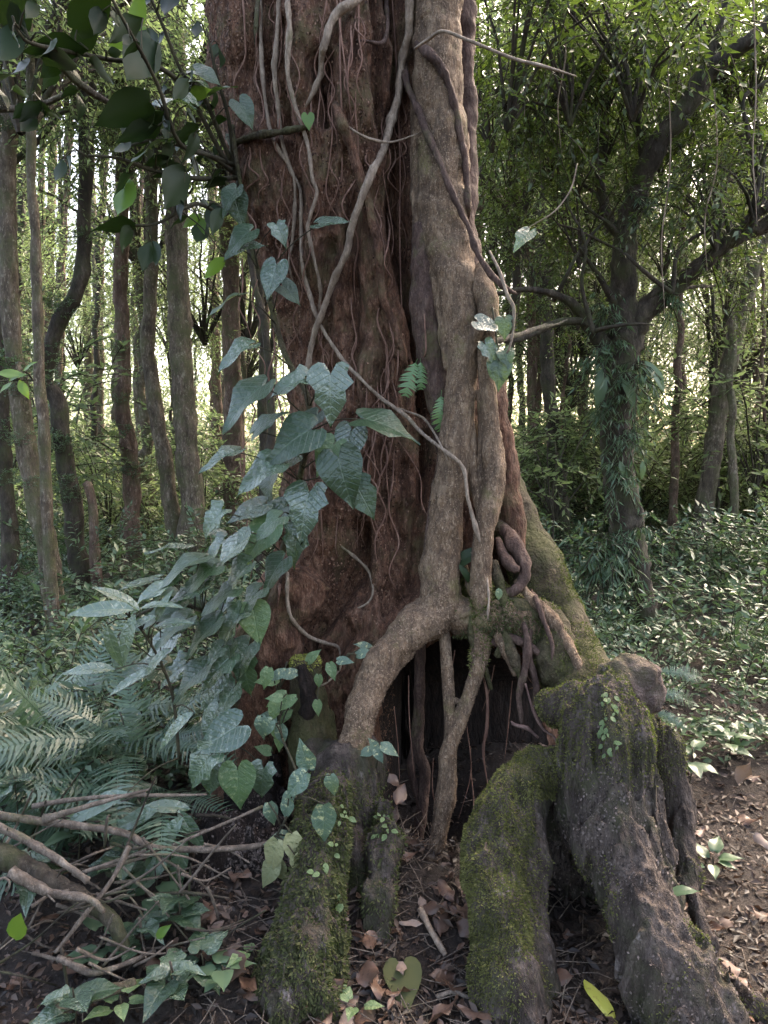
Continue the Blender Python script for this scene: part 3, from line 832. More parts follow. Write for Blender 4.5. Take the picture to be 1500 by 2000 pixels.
def leaf_geo(outline, fold=0.25, droop=0.22, ripple=0.03, cols=3, bite=0.0, curl=0.0, s=0):
    E = np.array(outline)
    r_ = np.random.default_rng(900 + s)
    n = len(E)
    V, idx = [], {}
    for side in (1, -1):
        for i in range(n):
            for c in range(cols + 1):
                if c == 0 and side == -1:
                    idx[(side, i, c)] = idx[(1, i, 0)]; continue
                f = c / cols
                ex, ey = E[i]
                if bite and c == cols and r_.random() < bite: ey *= 0.72; ex *= 0.97
                mx = max(E[i][0] * 0.97, 0.0) if i else 1.0
                x = mx + (ex - mx) * f
                y = ey * f * side
                z = fold * abs(y) * (1 - 0.35 * f) - droop * x * x - curl * y * y * 3 + ripple * math.sin(9 * x + 2.3 * side + s) * f * f
                idx[(side, i, c)] = len(V)
                V.append((x, y, z))
    Q = []
    for side in (1, -1):
        for i in range(n - 1):
            for c in range(cols):
                q = [idx[(side, i, c)], idx[(side, i, c + 1)], idx[(side, i + 1, c + 1)], idx[(side, i + 1, c)]]
                Q.append(q[::-1] if side == 1 else q)
    return np.array(V), np.array(Q)

def leaf_mesh(name, outline, mat, tint=0.3, **kw):
    V, Q = leaf_geo(outline, **kw)
    return make_mesh(name, V, [Q], mat, tint=np.full(len(V), tint))

def frame(T, N):
    T = np.asarray(T, float); T = T / np.linalg.norm(T)
    N = np.asarray(N, float); N = N - T * (N @ T); N /= np.linalg.norm(N) + 1e-9
    B = np.cross(N, T)
    return T, B, N

def leaf_matrix(origin, T, N, L):
    T, B, N = frame(T, N)
    return Matrix(((T[0] * L, B[0] * L, N[0] * L, origin[0]), (T[1] * L, B[1] * L, N[1] * L, origin[1]), (T[2] * L, B[2] * L, N[2] * L, origin[2]), (0, 0, 0, 1)))

def put_leaf(root, me, origin, T, N, L, name='leaf'):
    M = leaf_matrix(np.asarray(origin) - np.array(root.location), T, N, L)
    return obj(name, me, root, M)

def img_dirs(ang, face, yaw=-0.25, fwd=0.35):
    a = math.radians(ang)
    T = np.array((math.cos(a), -fwd * (1 - 0.5 * face), math.sin(a)))
    N = face * np.array((0.0, -1.0, 0.45)) + (1 - face) * np.array((yaw, -0.28, 1.0))
    return T, N

def petiole(leaf, root, a, b, r=0.0022, sag=0.02, mat=None):
    """stalk from a (on the stem) to b (leaf base), a sub-part of the leaf"""
    a, b = np.asarray(a), np.asarray(b)
    m = (a + b) / 2 + np.array((0, -0.01, sag))
    V, Fs = tube([a, m, b], [r * 1.5, r, r], seg=5, step=0.03)
    Mw = (Matrix.Translation(root.location) @ leaf.matrix_basis).inverted()
    A = np.array(Mw)
    V = V @ A[:3, :3].T + A[:3, 3]
    return obj('petiole', make_mesh('petiole', V, Fs, mat or M_twig), leaf)

HEARTS = [leaf_mesh('heart_leaf', HEART, M_climb, tint=0.1 + 0.12 * k, fold=0.12 + 0.07 * k, droop=0.10 + 0.08 * k, ripple=0.025 + 0.01 * k, bite=0.12 * (k % 3), s=k) for k in range(6)]
M_climbd = leaf_mat('climber_leaf_gap_shade', (0.014, 0.034, 0.018), (0.035, 0.07, 0.03), rough=0.36, trans=0.12, spec=0.6, veins=True)  # darker leaf green, painting in the shaded gaps between the leaves
HEARTS += [leaf_mesh('heart_leaf', HEART, M_climbd, tint=0.1 + 0.2 * k, fold=0.3 - 0.1 * k, droop=0.3, ripple=0.05, bite=0.1 * k, s=14 + k) for k in range(3)]
HEARTP = [leaf_mesh('pale_heart_leaf', HEART, M_climbp, tint=0.2 * k, fold=0.22, droop=0.2, ripple=0.03, bite=0.1, s=20 + k) for k in range(3)]

# ------------------------------------------------------------------ lianas, vines and aerial roots on the great tree
def vine(name, label, pts, w, mat=None, off=0.012, cat='vine', group=None, free=None, seg=10, amp=0.26, knob=0.4, s=0, taper=0.7, wob=0.006):
    P = []
    for k, p in enumerate(pts):
        if len(p) == 3: P.append(W(*p))
        else: P.append(hug(p[0], p[1], off if (k not in (0, len(pts) - 1) or p[1] < 0) else -0.004))
    P = np.array(P)
    if len(pts[0]) == 2 and len(P) > 4:            # let it swing clear instead of diving into every groove
        Y = P[:, 1].copy()
        for _ in range(2):
            Ys = np.minimum(Y, np.r_[Y[0], (Y[:-2] + Y[2:]) / 2, Y[-1]])
            Y = Ys
        P = np.array([W(a[0], a[1], y) for a, y in zip(pts, Y)])
    wm = 0.5 * w * (0.86 if cat == 'vine' else 1.0) * mpp(pts[0][1], P[0][1])
    R = np.linspace(wm, wm * taper, len(P)); R[-1] *= 0.35
    if pts[0][1] > 0: R[0] *= 0.6
    V, Fs = tube(P, R, seg=seg, step=0.012, amp=amp, freq=30, knob=knob, s=s, wob=wob)
    o = obj(name, make_mesh(name, V - P[0], Fs, mat or M_vine))
    o.location = tuple(P[0])
    return tagit(o, label, cat, group)

G_V = 'lianas on the giant trunk'
vine('liana', 'pale twisting vine running past the small bright heart leaf on the trunk', [(560, -60), (562, 0), (568, 50), (564, 124), (568, 165), (580, 215), (603, 289), (611, 351), (620, 380), (605, 430), (603, 455), (616, 517), (626, 566), (622, 610)], 11, group=G_V, s=1, off=0.02)
vine('liana', 'thin pale vine leaving the dark groove at the trunk\'s left lobe', [(505, -40), (508, 54), (512, 136), (525, 248), (545, 298), (572, 343), (576, 413), (572, 475), (566, 517), (575, 560)], 9, group=G_V, s=2, off=0.015)
vine('liana', 'long tan vine crossing the trunk down to the fig\'s forked stems', [(545, -30), (543, 62), (537, 136), (543, 207), (547, 265), (566, 331), (585, 372), (587, 455), (589, 517), (599, 558), (618, 620), (636, 654), (669, 703), (711, 749), (752, 786), (793, 815), (826, 848), (876, 885), (905, 914), (913, 972), (930, 1034), (938, 1060)], 10, group=G_V, s=3, off=0.02, taper=0.8)
vine('liana', 'thin vine branching off the long tan vine towards the small fern', [(752, 786), (790, 800), (825, 815), (845, 840), (862, 870), (875, 900)], 6, group=G_V, s=4, off=0.015)
vine('liana', 'thick bent liana ending above the arched mossy branch', [(720, -20), (694, 0), (653, 29), (634, 83), (628, 112), (626, 145), (614, 176), (596, 211)], 20, group=G_V, s=5, off=0.03, taper=0.6)
vine('liana', 'thick knotted mossy liana slanting down the middle of the trunk', [(802, -60), (802, 0), (797, 74), (785, 116), (777, 186), (764, 240), (752, 289), (731, 331), (706, 393), (686, 450), (678, 492), (662, 525), (645, 566), (630, 610), (618, 640), (607, 683), (599, 732), (590, 770)], 21, group=G_V, s=6, off=0.055, knob=0.4, taper=0.55)
vine('liana', 'straight liana slanting across the fig stem towards the pale forked stem', [(790, 120), (793, 157), (818, 219), (839, 273), (864, 331), (884, 384), (913, 446), (930, 492, 2.58), (959, 537, 2.55), (985, 562, 2.52), (1010, 575, 2.5)], 15, mat=M_figdark, group=G_V, s=7, off=0.02)
vine('liana', 'dark liana curving down the outer edge of the fig stem', [(812, 85), (835, 105), (860, 130), (882, 180), (897, 240), (908, 298), (914, 351), (916, 400), (918, 440)], 20, mat=M_figdark, group=G_V, s=8, off=0.02)
vine('liana', 'short arched mossy branch gripping the trunk\'s left edge', [(452, 300), (462, 278), (504, 264), (545, 258), (580, 252), (600, 248)], 17, mat=M_mossbark, group=G_V, s=9, off=0.025)
vine('liana', 'stubby hanging root beside the groove at the top of the trunk', [(502, -40), (503, 0), (500, 50), (499, 100)], 12, mat=M_bgbark, group=G_V, s=29, off=0.02)
vine('liana', 'short hooked stub near the thick knotted liana', [(755, -30), (757, 10), (758, 50), (752, 78), (740, 85), (715, 80), (695, 78)], 11, mat=M_figdark, group=G_V, s=30, off=0.03, taper=0.4)
vine('liana', 'woody root looping below the heart leaf with a hole', [(665, 1067), (694, 1088), (716, 1112), (724, 1140), (721, 1166), (705, 1182), (686, 1189)], 8, group=G_V, s=10, off=0.02, amp=0.3, knob=0.5, wob=0.012, taper=0.5)
vine('liana', 'woody root curling over the trunk foot towards the mossy stub', [(566, 1090), (562, 1130), (561, 1171), (570, 1209), (601, 1244), (635, 1258), (660, 1266), (664, 1285)], 8, group=G_V, s=11, off=0.018, amp=0.3, knob=0.5, wob=0.010, taper=0.7)
vine('liana', 'thin root hanging at the climber\'s foot', [(556, 1060), (548, 1100), (545, 1150), (540, 1190)], 7, mat=M_hair, group=G_V, s=12, off=0.03)
vine('twig', 'bare kinked twig jutting out from the fig into the air', [(808, 95, 2.60), (836, 76, 2.56), (864, 60, 2.52), (917, 78, 2.46), (1000, 112, 2.42), (1060, 128, 2.4), (1125, 148, 2.38)], 7, cat='twig', s=13, amp=0.1, wob=0.003)
vine('twig', 'thin twig bridging the knotted liana and the fig stem', [(669, 240), (700, 262), (731, 275), (764, 279), (800, 268), (828, 256)], 5, cat='twig', s=14, off=0.05)
vine('liana', 'pale loose vine hanging in the air beside the forked fig stem', [(955, 490, 2.52), (975, 530, 2.49), (990, 575, 2.47), (1003, 605, 2.46), (998, 665, 2.46), (985, 700, 2.48), (978, 730, 2.5)], 7, s=15, amp=0.1, wob=0.003, group=G_V)
vine('liana', 'reddish root ridge pressed against the middle of the trunk', [(636, 165), (665, 231), (686, 289), (706, 351), (723, 413), (740, 496), (746, 579), (770, 640), (785, 690), (795, 740)], 22, mat=M_trunk, group=G_V, s=16, off=0.0, knob=0.1, amp=0.25)
vine('liana', 'dark mossy branch reaching from the fig to the crooked dark tree', [(905, 680, 2.62), (960, 666, 2.75), (1010, 655, 3.0), (1060, 640, 3.4), (1110, 628, 4.0)], 16, mat=M_bgdark, group=G_V, s=18, wob=0.01)

vine('liana', 'pale thin tendril arching from the air to a single white leaf', [(1128, 320, 2.45), (1115, 370, 2.44), (1085, 412, 2.44), (1050, 435, 2.45), (1020, 452, 2.45)], 4, s=40, amp=0, knob=0, seg=6, wob=0.002, group=G_V)
for k, (xa, ya, xb, yb, d_) in enumerate([(1305, 130, 1298, 615, 4.7), (1395, 180, 1382, 530, 4.6), (1100, -20, 1096, 300, 4.9), (1470, -20, 1478, 440, 4.4)]):
    vine('hanging_vine', 'thin vine hanging straight from the limbs of the crooked dark tree', [(xa, ya, d_), (xa + 5, ya + (yb - ya) * 0.4, d_), (xb - 6, ya + (yb - ya) * 0.7, d_), (xb, yb, d_)], 4, s=80 + k, amp=0, knob=0, seg=5, group='vines hanging from the crooked tree')

G_H = 'hair roots hanging down the giant trunk'
L_H = 'hair thin reddish root hanging straight down the giant trunk'
hair = [[(665, -30), (665, 124), (667, 331), (663, 496)], [(764, -30), (773, 103), (779, 289), (783, 537), (787, 640)], [(698, 0), (686, 80), (678, 160), (690, 260)],
        [(655, -20), (668, 90), (680, 180), (686, 250)], [(640, -10), (628, 60), (616, 110)], [(700, 850), (704, 960), (698, 1040), (700, 1100)],
        [(770, 600), (776, 700), (770, 760)], [(828, 600), (832, 680), (826, 700)], [(660, 1000), (656, 1060), (660, 1090)], [(770, 850), (800, 890), (822, 930), (825, 980), (838, 1010)]]
for k in range(80):
    x = random.choice([random.uniform(470, 560), random.uniform(560, 790), random.uniform(600, 780)])
    y = random.uniform(-30, 900)
    L = random.uniform(90, 330)
    h = [(x, y)]
    for q in range(1, 6):
        h.append((x + random.gauss(0, 7) + q * random.uniform(-3, 4), y + L * q / 5))
    if h[-1][1] < 1180: hair.append(h)
HL = [('the stubby root in the dark groove', 490), ('the thin pale vine', 530), ('the long tan vine', 565), ('the pale twisting vine', 605), ('the thick bent liana', 645), ('the reddish root ridge', 700), ('the thick knotted liana', 750), ('the fig stem', 800)]
for k, h in enumerate(hair):
    L_H = 'hair thin root %s beside %s' % ('low on the trunk' if h[0][1] > 560 else 'high on the trunk' if h[0][1] < 250 else 'halfway up the trunk', min(HL, key=lambda q: abs(q[1] - h[0][0]))[0])
    vine('hair_root', L_H, h, random.uniform(2.0, 4.6), mat=M_hair, off=0.018, cat='root', group=G_H, seg=5, amp=0, knob=0, s=100 + k, wob=0.004)
# hanging roots in front of the hollow
G_R = 'roots hanging in the hollow'
vine('hanging_root', 'slender root hanging free in the hollow of the trunk', [(930, 1290, 2.42), (948, 1350, 2.42), (950, 1420, 2.42), (944, 1470, 2.42), (958, 1560, 2.40)], 6, mat=M_hair, cat='root', s=50, group=G_R)
vine('hanging_root', 'kinked dark root dangling below the mossy fork of roots', [(1012, 1170, 2.50), (1020, 1200, 2.42), (1032, 1260, 2.35), (1024, 1310, 2.34), (1012, 1360, 2.33), (1018, 1400, 2.32), (1022, 1430, 2.32)], 13, mat=M_figdark, cat='root', s=51, group=G_R)
vine('hanging_root', 'pale thin root bending towards the mossy root column', [(1024, 1335, 2.32), (1040, 1390, 2.29), (1060, 1425, 2.26), (1082, 1442, 2.23), (1088, 1475, 2.20)], 6, mat=M_pink, cat='root', s=52, group=G_R)
vine('hanging_root', 'short frayed root end pointing left in the hollow', [(1052, 1440, 2.27), (1030, 1422, 2.28), (1005, 1415, 2.29), (998, 1408, 2.29)], 8, mat=M_pink, cat='root', s=53, group=G_R)
vine('hanging_root', 'stub of a mossy root hanging beneath the fork', [(985, 1230, 2.40), (1000, 1270, 2.37), (1010, 1305, 2.35), (1016, 1330, 2.35)], 24, mat=M_mossbark, cat='root', s=54, group=G_R, taper=0.5)
vine('hanging_root', 'dark root draped over the mossy flare of the trunk', [(1040, 1150), (1050, 1175), (1060, 1205), (1072, 1235), (1080, 1265), (1078, 1290)], 9, mat=M_figdark, cat='root', s=55, group=G_R)
vine('hanging_root', 'pale straight rootlet hanging on the mossy fig stem', [(953, 1120), (955, 1145), (957, 1170), (955, 1195), (954, 1225)], 5, mat=M_vine, cat='root', s=56, group=G_R)
for k, (x, y, L) in enumerate([(890, 1270, 140), (912, 1420, 180), (965, 1300, 90), (1000, 1330, 150), (800, 1320, 200), (770, 1380, 150), (845, 1480, 140), (920, 1500, 140), (1040, 1290, 60)]):
    vine('hanging_root', 'hair fine rootlet hanging in the dark hollow', [(x, y, 2.5), (x + random.gauss(0, 8), y + L * 0.5, 2.5), (x + random.gauss(0, 14), y + L, 2.48)], 3, mat=M_hair, cat='root', s=60 + k, seg=5, amp=0, knob=0, group='rootlets in the hollow')
vine('hanging_root', 'pale thin root lying down the side of the mossy root column', [(1052, 1690, 1.97), (1055, 1745, 1.96), (1040, 1790, 1.95), (1018, 1810, 1.93), (1004, 1850, 1.92)], 5, mat=M_vine, cat='root', s=70, group=G_R)

# ------------------------------------------------------------------ the big heart-leaved climber
climb = empty('climbing_plant', W(470, 1560, 2.55) * (1, 1, 0), 'large climber with glossy heart shaped leaves covering the giant trunk\'s left foot', 'plant')
STEM = [(470, 1560, 2.5), (455, 1420, 2.45), (480, 1280, 2.48), (520, 1150, 2.52), (560, 1050, 2.55), (585, 950, 2.55), (600, 860, 2.56), (600, 780, 2.6), (560, 700, 2.66), (530, 600, 2.7), (490, 480, 2.75), (470, 350, 2.82), (455, 250, 2.85)]
sp = np.array([W(*p) for p in STEM])
V, Fs = tube(sp, np.linspace(0.016, 0.008, len(sp)), seg=8, step=0.02, amp=0.2, freq=30, wob=0.01)
part('stem', V, Fs, M_mossbark, climb)
STEM2 = [(480, 1280, 2.48), (420, 1210, 2.45), (340, 1180, 2.45), (270, 1200, 2.5), (230, 1240, 2.5)]
sp2 = np.array([W(*p) for p in STEM2])
V, Fs = tube(sp2, np.linspace(0.009, 0.004, len(sp2)), seg=6, step=0.02, amp=0.2, freq=30, wob=0.01)
part('stem', V, Fs, M_twig, climb)
SDENSE, _ = resample(sp, np.ones(len(sp)), 60)
SDENSE2, _ = resample(sp2, np.ones(len(sp2)), 20)
SALL = np.vstack([SDENSE, SDENSE2])

def add_leaf(root, px, py, depth, Lpx, ang, face, meshes, anchors, mat_p=None, yaw=-0.25, fwd=0.35, pet=True, under=False):
    L = Lpx * mpp(py, depth)
    T, N = img_dirs(ang, face, yaw, fwd)
    if under:
        N = face * np.array((0.0, 0.9, 0.7)) + (1 - face) * np.array((0.15, 0.25, 1.0))
    T = T + rng.normal(0, 0.08, 3); N = N + rng.normal(0, 0.10, 3)
    T = T / np.linalg.norm(T)
    c = W(px, py, depth)
    org = c - T * L * 0.36
    lf = put_leaf(root, random.choice(meshes), org, T, N, L * 0.82)
    if pet and anchors is not None:
        k = np.argmin(np.linalg.norm(anchors - org - np.array((0, 0, -0.05)), axis=1))
        d = np.linalg.norm(anchors[k] - org)
        if d < 0.75: petiole(lf, root, anchors[k], org, mat=mat_p)
    return lf

BIG = [  # px, py, depth, length, angle of tip, face-on amount
    (645, 775, 2.40, 125, -95, 0.95), (560, 748, 2.42, 95, -165, 0.55), (470, 785, 2.35, 140, -150, 0.45), (560, 865, 2.38, 140, -150, 0.75),
    (762, 828, 2.40, 140, -12, 0.40), (682, 872, 2.46, 90, -100, 0.9), (636, 893, 2.42, 90, -120, 0.7), (672, 937, 2.36, 125, -75, 0.97),
    (712, 975, 2.40, 95, -60, 0.6), (593, 1005, 2.40, 125, -105, 0.8), (575, 1065, 2.42, 90, -110, 0.7), (530, 548, 2.55, 85, -110, 0.8),
    (568, 572, 2.60, 60, -30, 0.7), (460, 472, 2.58, 90, -140, 0.7), (490, 480, 2.58, 70, 20, 0.4), (650, 432, 2.52, 80, 0, 0.5), (548, 455, 2.62, 55, -60, 0.6),
    (432, 590, 2.45, 95, -150, 0.25), (455, 690, 2.40, 100, -150, 0.2), (425, 893, 2.35, 100, -162, 0.18), (500, 925, 2.38, 120, -150, 0.4), (520, 820, 2.45, 90, 40, 0.3),
    (410, 1020, 2.35, 85, -140, 0.4), (440, 1085, 2.30, 130, -145, 0.5), (500, 1060, 2.38, 110, -135, 0.55), (345, 1110, 2.25, 130, -160, 0.3), (380, 1130, 2.24, 110, -150, 0.35),
    (455, 1130, 2.28, 100, -140, 0.45), (530, 1120, 2.38, 90, -130, 0.6), (420, 1170, 2.25, 105, -145, 0.5), (360, 1160, 2.22, 110, -155, 0.35), (300, 1150, 2.2, 110, -165, 0.3),
    (480, 1180, 2.3, 95, -130, 0.6), (440, 1230, 2.25, 105, -140, 0.55), (390, 1240, 2.2, 110, -150, 0.45), (330, 1230, 2.2, 105, -155, 0.4), (470, 1290, 2.3, 90, -125, 0.7),
    (420, 1310, 2.22, 100, -140, 0.6), (365, 1330, 2.2, 105, -140, 0.55), (480, 1325, 2.3, 80, -95, 0.9), (440, 1370, 2.25, 85, -120, 0.7), (465, 1540, 2.15, 100, -85, 0.92),
    (385, 1505, 2.12, 105, -130, 0.75), (425, 1442, 2.15, 115, -155, 0.5), (410, 1520, 2.18, 90, -110, 0.6), (510, 1530, 2.2, 80, -95, 0.8), (445, 390, 2.6, 70, -120, 0.6), (465, 410, 2.62, 70, -80, 0.7),
    (540, 900, 2.45, 90, -160, 0.5), (480, 1000, 2.42, 95, -150, 0.45), (530, 1010, 2.45, 90, -140, 0.5), (600, 830, 2.5, 80, -130, 0.5),
]
for b in BIG:
    if 1075 < b[1] < 1400: b = b[:5] + (b[5] * 0.45,)
    add_leaf(climb, *b, HEARTS + HEARTP[:1], SALL, yaw=-0.45)
for k in range(26):
    t = random.random()
    y = 930 + 520 * t
    xr = 560 - 120 * t
    wl = 60 + 260 * math.sin(math.pi * min(1, t * 1.1 + 0.08)) ** 0.8
    x = xr - wl * random.random() ** 0.8
    add_leaf(climb, x, y + 40 * (xr - x) / 300, random.uniform(2.2, 2.65), random.uniform(40, 115), random.uniform(-200, -100), random.uniform(0.0, 0.35), HEARTS, SALL, yaw=random.uniform(-0.8, 0.1))
for b in [(500, 1222, 2.3, 90, -75, 0.92), (690, 560, 2.6, 10, 0, 0.5)][:1]:
    add_leaf(climb, *b, HEARTP, SALL)
one = leaf_mesh('small_heart_leaf', HEART, M_bright, tint=0.2, fold=0.15, droop=0.1)
sl = empty('small_vine_leaf', hug(600, 232, 0.04), 'single small bright green heart leaf on the trunk', 'leaf')
put_leaf(sl, one, W(601, 226, hug(600, 232)[1] - 0.05), (0.1, -0.1, -1), (0.1, -1, 0.1), 0.055)

# ------------------------------------------------------------------ variegated creeper on the mossy stump
VAR = [leaf_mesh('variegated_leaf', POINTED, M_varieg, tint=0.2 * k, fold=0.2, droop=0.15 + 0.1 * k, ripple=0.03, s=30 + k) for k in range(4)]
VAR2 = [leaf_mesh('fading_leaf', POINTED, M_varieg2, tint=0.3 * k, fold=0.2, droop=0.3, ripple=0.03, s=40 + k) for k in range(3)]
PALE = [leaf_mesh('pale_pointed_leaf', POINTED, M_climbp, tint=0.1 + 0.2 * k, fold=0.25, droop=0.25, ripple=0.02, s=50 + k) for k in range(3)]
cr = empty('creeper', W(560, 1700, 2.0) * (1, 1, 0), 'creeper with pale blotched pointed leaves trailing over the shaggy mossy stump', 'plant')
CST = [(520, 1660, 2.0), (560, 1590, 1.99), (580, 1520, 2.05), (545, 1420, 2.25), (545, 1340, 2.35), (560, 1290, 2.4)]
cs = np.array([W(*p) for p in CST])
V, Fs = tube(cs, [0.004] * len(cs), seg=6, step=0.02, wob=0.006)
part('stem', V, Fs, M_twig, cr)
CSD, _ = resample(cs, np.ones(len(cs)), 40)
for b in [(595, 1478, 2.0, 80, 110, 0.9), (578, 1532, 1.97, 85, -135, 0.7), (648, 1535, 1.97, 60, -82, 0.9), (633, 1607, 1.90, 100, -85, 0.95)]:
    add_leaf(cr, *b, VAR, CSD)
for b in [(532, 1672, 1.94, 90, -110, 0.7), (575, 1660, 1.92, 85, -80, 0.85), (583, 1690, 1.9, 60, -75, 0.8), (525, 1705, 1.95, 80, -120, 0.6), (545, 1700, 1.96, 70, -80, 0.8)]:
    add_leaf(cr, *b, VAR2, CSD)
for k in range(16):
    y = random.uniform(1290, 1470)
    add_leaf(cr, random.uniform(510, 562), y, random.uniform(2.18, 2.33), random.uniform(40, 62), random.choice([-150, -120, -90, 180, -60]) + random.gauss(0, 15), random.uniform(0.3, 0.9), PALE if k % 3 else VAR, CSD)
for b in [(545, 1635, 1.98, 60, 170, 0.4), (560, 1580, 1.98, 55, -95, 0.8), (530, 1590, 2.0, 60, -80, 0.8), (560, 1560, 2.0, 50, -140, 0.6)]:
    add_leaf(cr, *b, VAR, CSD)
# leaves on the stub and the trunk foot
sv = empty('stub_creeper', W(640, 1300, 2.38), 'few small pointed leaves on a thin stem beside the moss topped stub', 'plant')
ss = np.array([W(*p) for p in [(668, 1290, 2.36), (662, 1310, 2.35), (640, 1332, 2.36), (625, 1340, 2.37)]])
V, Fs = tube(ss, [0.004] * 4, seg=6, step=0.015)
part('stem', V, Fs, M_vine, sv)
for b in [(610, 1282, 2.36, 45, 50, 0.6), (648, 1310, 2.33, 45, -70, 0.9), (622, 1330, 2.33, 36, -90, 0.8), (672, 1290, 2.32, 42, 10, 0.5), (710, 1275, 2.36, 45, 20, 0.5), (712, 1262, 2.4, 50, 150, 0.4), (620, 1382, 2.3, 40, -90, 0.95)]:
    add_leaf(sv, *b, PALE if b[0] < 660 else VAR, ss)
se = empty('seedling', W(740, 1470, 2.2), 'small dark green seedling between the fig leg and the hollow', 'plant')
for b in [(715, 1468, 2.2, 45, 190, 0.4), (740, 1475, 2.19, 40, -60, 0.5), (760, 1462, 2.2, 50, -10, 0.5), (730, 1455, 2.2, 40, 120, 0.5)]:
    add_leaf(se, *b, VAR, None, pet=False)
st_, fs_ = tube([W(735, 1500, 2.21), W(738, 1480, 2.2), W(737, 1466, 2.2)], [0.003] * 3, seg=5)
part('stem', st_, fs_, M_twig, se)
ff = empty('fig_perched_plant', W(910, 1130, 2.5), 'dark strappy leaf tucked between the fig stems', 'plant')
STRAP = leaf_mesh('strap_leaf', LANCE, M_dark, tint=0.6, fold=0.3, droop=0.3)
for b in [(905, 1090, 2.5, 120, 40, 0.6), (910, 1120, 2.48, 60, -60, 0.6)]:
    add_leaf(ff, *b, [STRAP], None, pet=False)
bl = empty('perched_leaf', W(974, 1160, 2.4), 'small pale blue green leaf on the mossy fork of roots', 'leaf')
put_leaf(bl, leaf_mesh('round_leaf', OVAL, M_varieg, tint=0.9, fold=0.1), W(974, 1148, 2.38), (0.05, -0.1, -1), (0.1, -1, 0.3), 0.045)
fl = empty('broken_leaf_plant', W(950, 660, 2.5), 'few glossy torn leaves hanging around the forked pale stem', 'plant')
for b in [(955, 635, 2.47, 60, -20, 0.8), (985, 640, 2.45, 50, -90, 0.5), (960, 690, 2.46, 60, -60, 0.7), (975, 730, 2.46, 70, -100, 0.6), (990, 700, 2.46, 50, -80, 0.6), (1018, 468, 2.45, 60, -140, 0.5)]:
    add_leaf(fl, *b, HEARTS, None, pet=False)
V, Fs = tube([W(962, 600, 2.52), W(968, 650, 2.48), W(975, 700, 2.48), W(985, 740, 2.47)], [0.004] * 4, seg=6)
part('stem', V, Fs, M_twig, fl)

# ------------------------------------------------------------------ ferns
def frond_geo(n=20, L=1.0, wmax=0.2, droop=0.5, sub=True, s=0):
    """a frond along +X, drooping, with pinnae on both sides (each pinna lobed when sub)"""
    r_ = np.random.default_rng(s)
    P, parts_t, parts_q, off = [], [], [], 0
    def mid(t): return np.array((L * (t - 0.08 * t ** 3), 0.02 * math.sin(3 * t + s), 0.42 * droop * t - droop * 0.95 * t * t))
    ax = np.array([mid(t) for t in np.linspace(0, 1, 14)])
    V0, F0 = tube(ax, np.linspace(0.006, 0.0015, 14) * L, seg=4, step=0.1 * L, cap=False)
    pieces = [(V0, F0)]
    for i in range(n):
        t = 0.16 + 0.84 * (i + 0.5) / n
        w = wmax * L * math.sin(math.pi * min(1, (1.02 - t) * 1.05) ** 0.75) ** 0.8 + 0.01
        c = mid(t); d = mid(min(1, t + 0.02)) - mid(t - 0.02); d /= np.linalg.norm(d)
        for side in (1, -1):
            out = np.array((0.32, side * 0.95, -0.10)) + r_.normal(0, 0.11, 3); out /= np.linalg.norm(out)
            m = 7 if sub else 3
            row = []
            for k in range(m + 1):
                f = k / m
                p = c + out * w * f + np.array((0, 0, -0.22 * w * f * f))
                h = L / n * (0.42 if sub else 0.40) * (1 - f) ** 0.6 * (1.0 if (not sub or k % 2) else 0.45) + 0.0005
                row.append((p + d * h, p - d * h))
            V = np.array([q for pr in row for q in pr])
            Q = np.array([(2 * k, 2 * k + 2, 2 * k + 3, 2 * k + 1) if side == 1 else (2 * k, 2 * k + 1, 2 * k + 3, 2 * k + 2) for k in range(m)])
            pieces.append((V, [Q]))
    return merge(pieces)

FRONDS = []
for k in range(5):
    V, Fs = frond_geo(n=32, droop=0.30 + 0.17 * k, wmax=0.14 + 0.03 * (k % 3), s=k)
    FRONDS.append(make_mesh('frond', V, Fs, M_fern, tint=np.full(len(V), 0.1 + 0.1 * k)))
V, Fs = frond_geo(n=13, droop=0.5, wmax=0.24, sub=False, s=9)
FROND_S = make_mesh('small_frond', V, Fs, leaf_mat('small_fern', (0.07, 0.15, 0.06), (0.10, 0.19, 0.07), rough=0.4, trans=0.25), tint=np.full(len(V), 0.4))

def frond(root, org, T, N, L, me=None):
    return put_leaf(root, me or random.choice(FRONDS), org, T, N, L, 'frond')

fg = empty('fern', W(150, 1640, 2.2) * (1, 1, 0), 'big arching fern with many grey green fronds below the climber', 'fern')
fo = W(230, 1640, 2.35)
for k, (ang, L, up, face) in enumerate([(172, 0.75, 0.75, .3), (160, 0.80, 0.6, .2), (185, 0.72, 0.5, .3), (200, 0.62, 0.35, .5), (150, 0.7, 0.9, .3), (215, 0.6, 0.3, .6), (178, 0.66, 0.95, .4), (120, 0.6, 1.0, .4), (60, 0.5, 0.9, .4), (190, 0.75, 0.85, .2), (100, 0.55, 1.1, .5), (165, 0.6, 0.25, .5)]):
    a = math.radians(ang)
    T = np.array((math.cos(a), -0.45 + 0.35 * math.sin(k * 2.1), 0.55 * up))
    frond(fg, fo + rng.normal(0, 0.03, 3), T, np.array((-0.2 * math.cos(a), -0.3 * face, 1.0)), L)
fh = empty('fern', W(120, 1560, 2.6) * (1, 1, 0), 'low fern behind the fallen grey branches, with flat spread fronds', 'fern')
fo2 = W(140, 1520, 2.6)
for k in range(9):
    a = math.radians(70 + 28 * k)
    frond(fh, fo2 + rng.normal(0, 0.02, 3), np.array((math.cos(a), -0.3 - 0.3 * random.random(), 0.55 + 0.3 * random.random())), np.array((0.1, -0.3, 1)), random.uniform(0.5, 0.7))
f3 = empty('fern', W(310, 1620, 2.3) * (1, 1, 0), 'fern with drooping blue green fronds right under the climber\'s leaves', 'fern')
fo3 = W(330, 1560, 2.4)
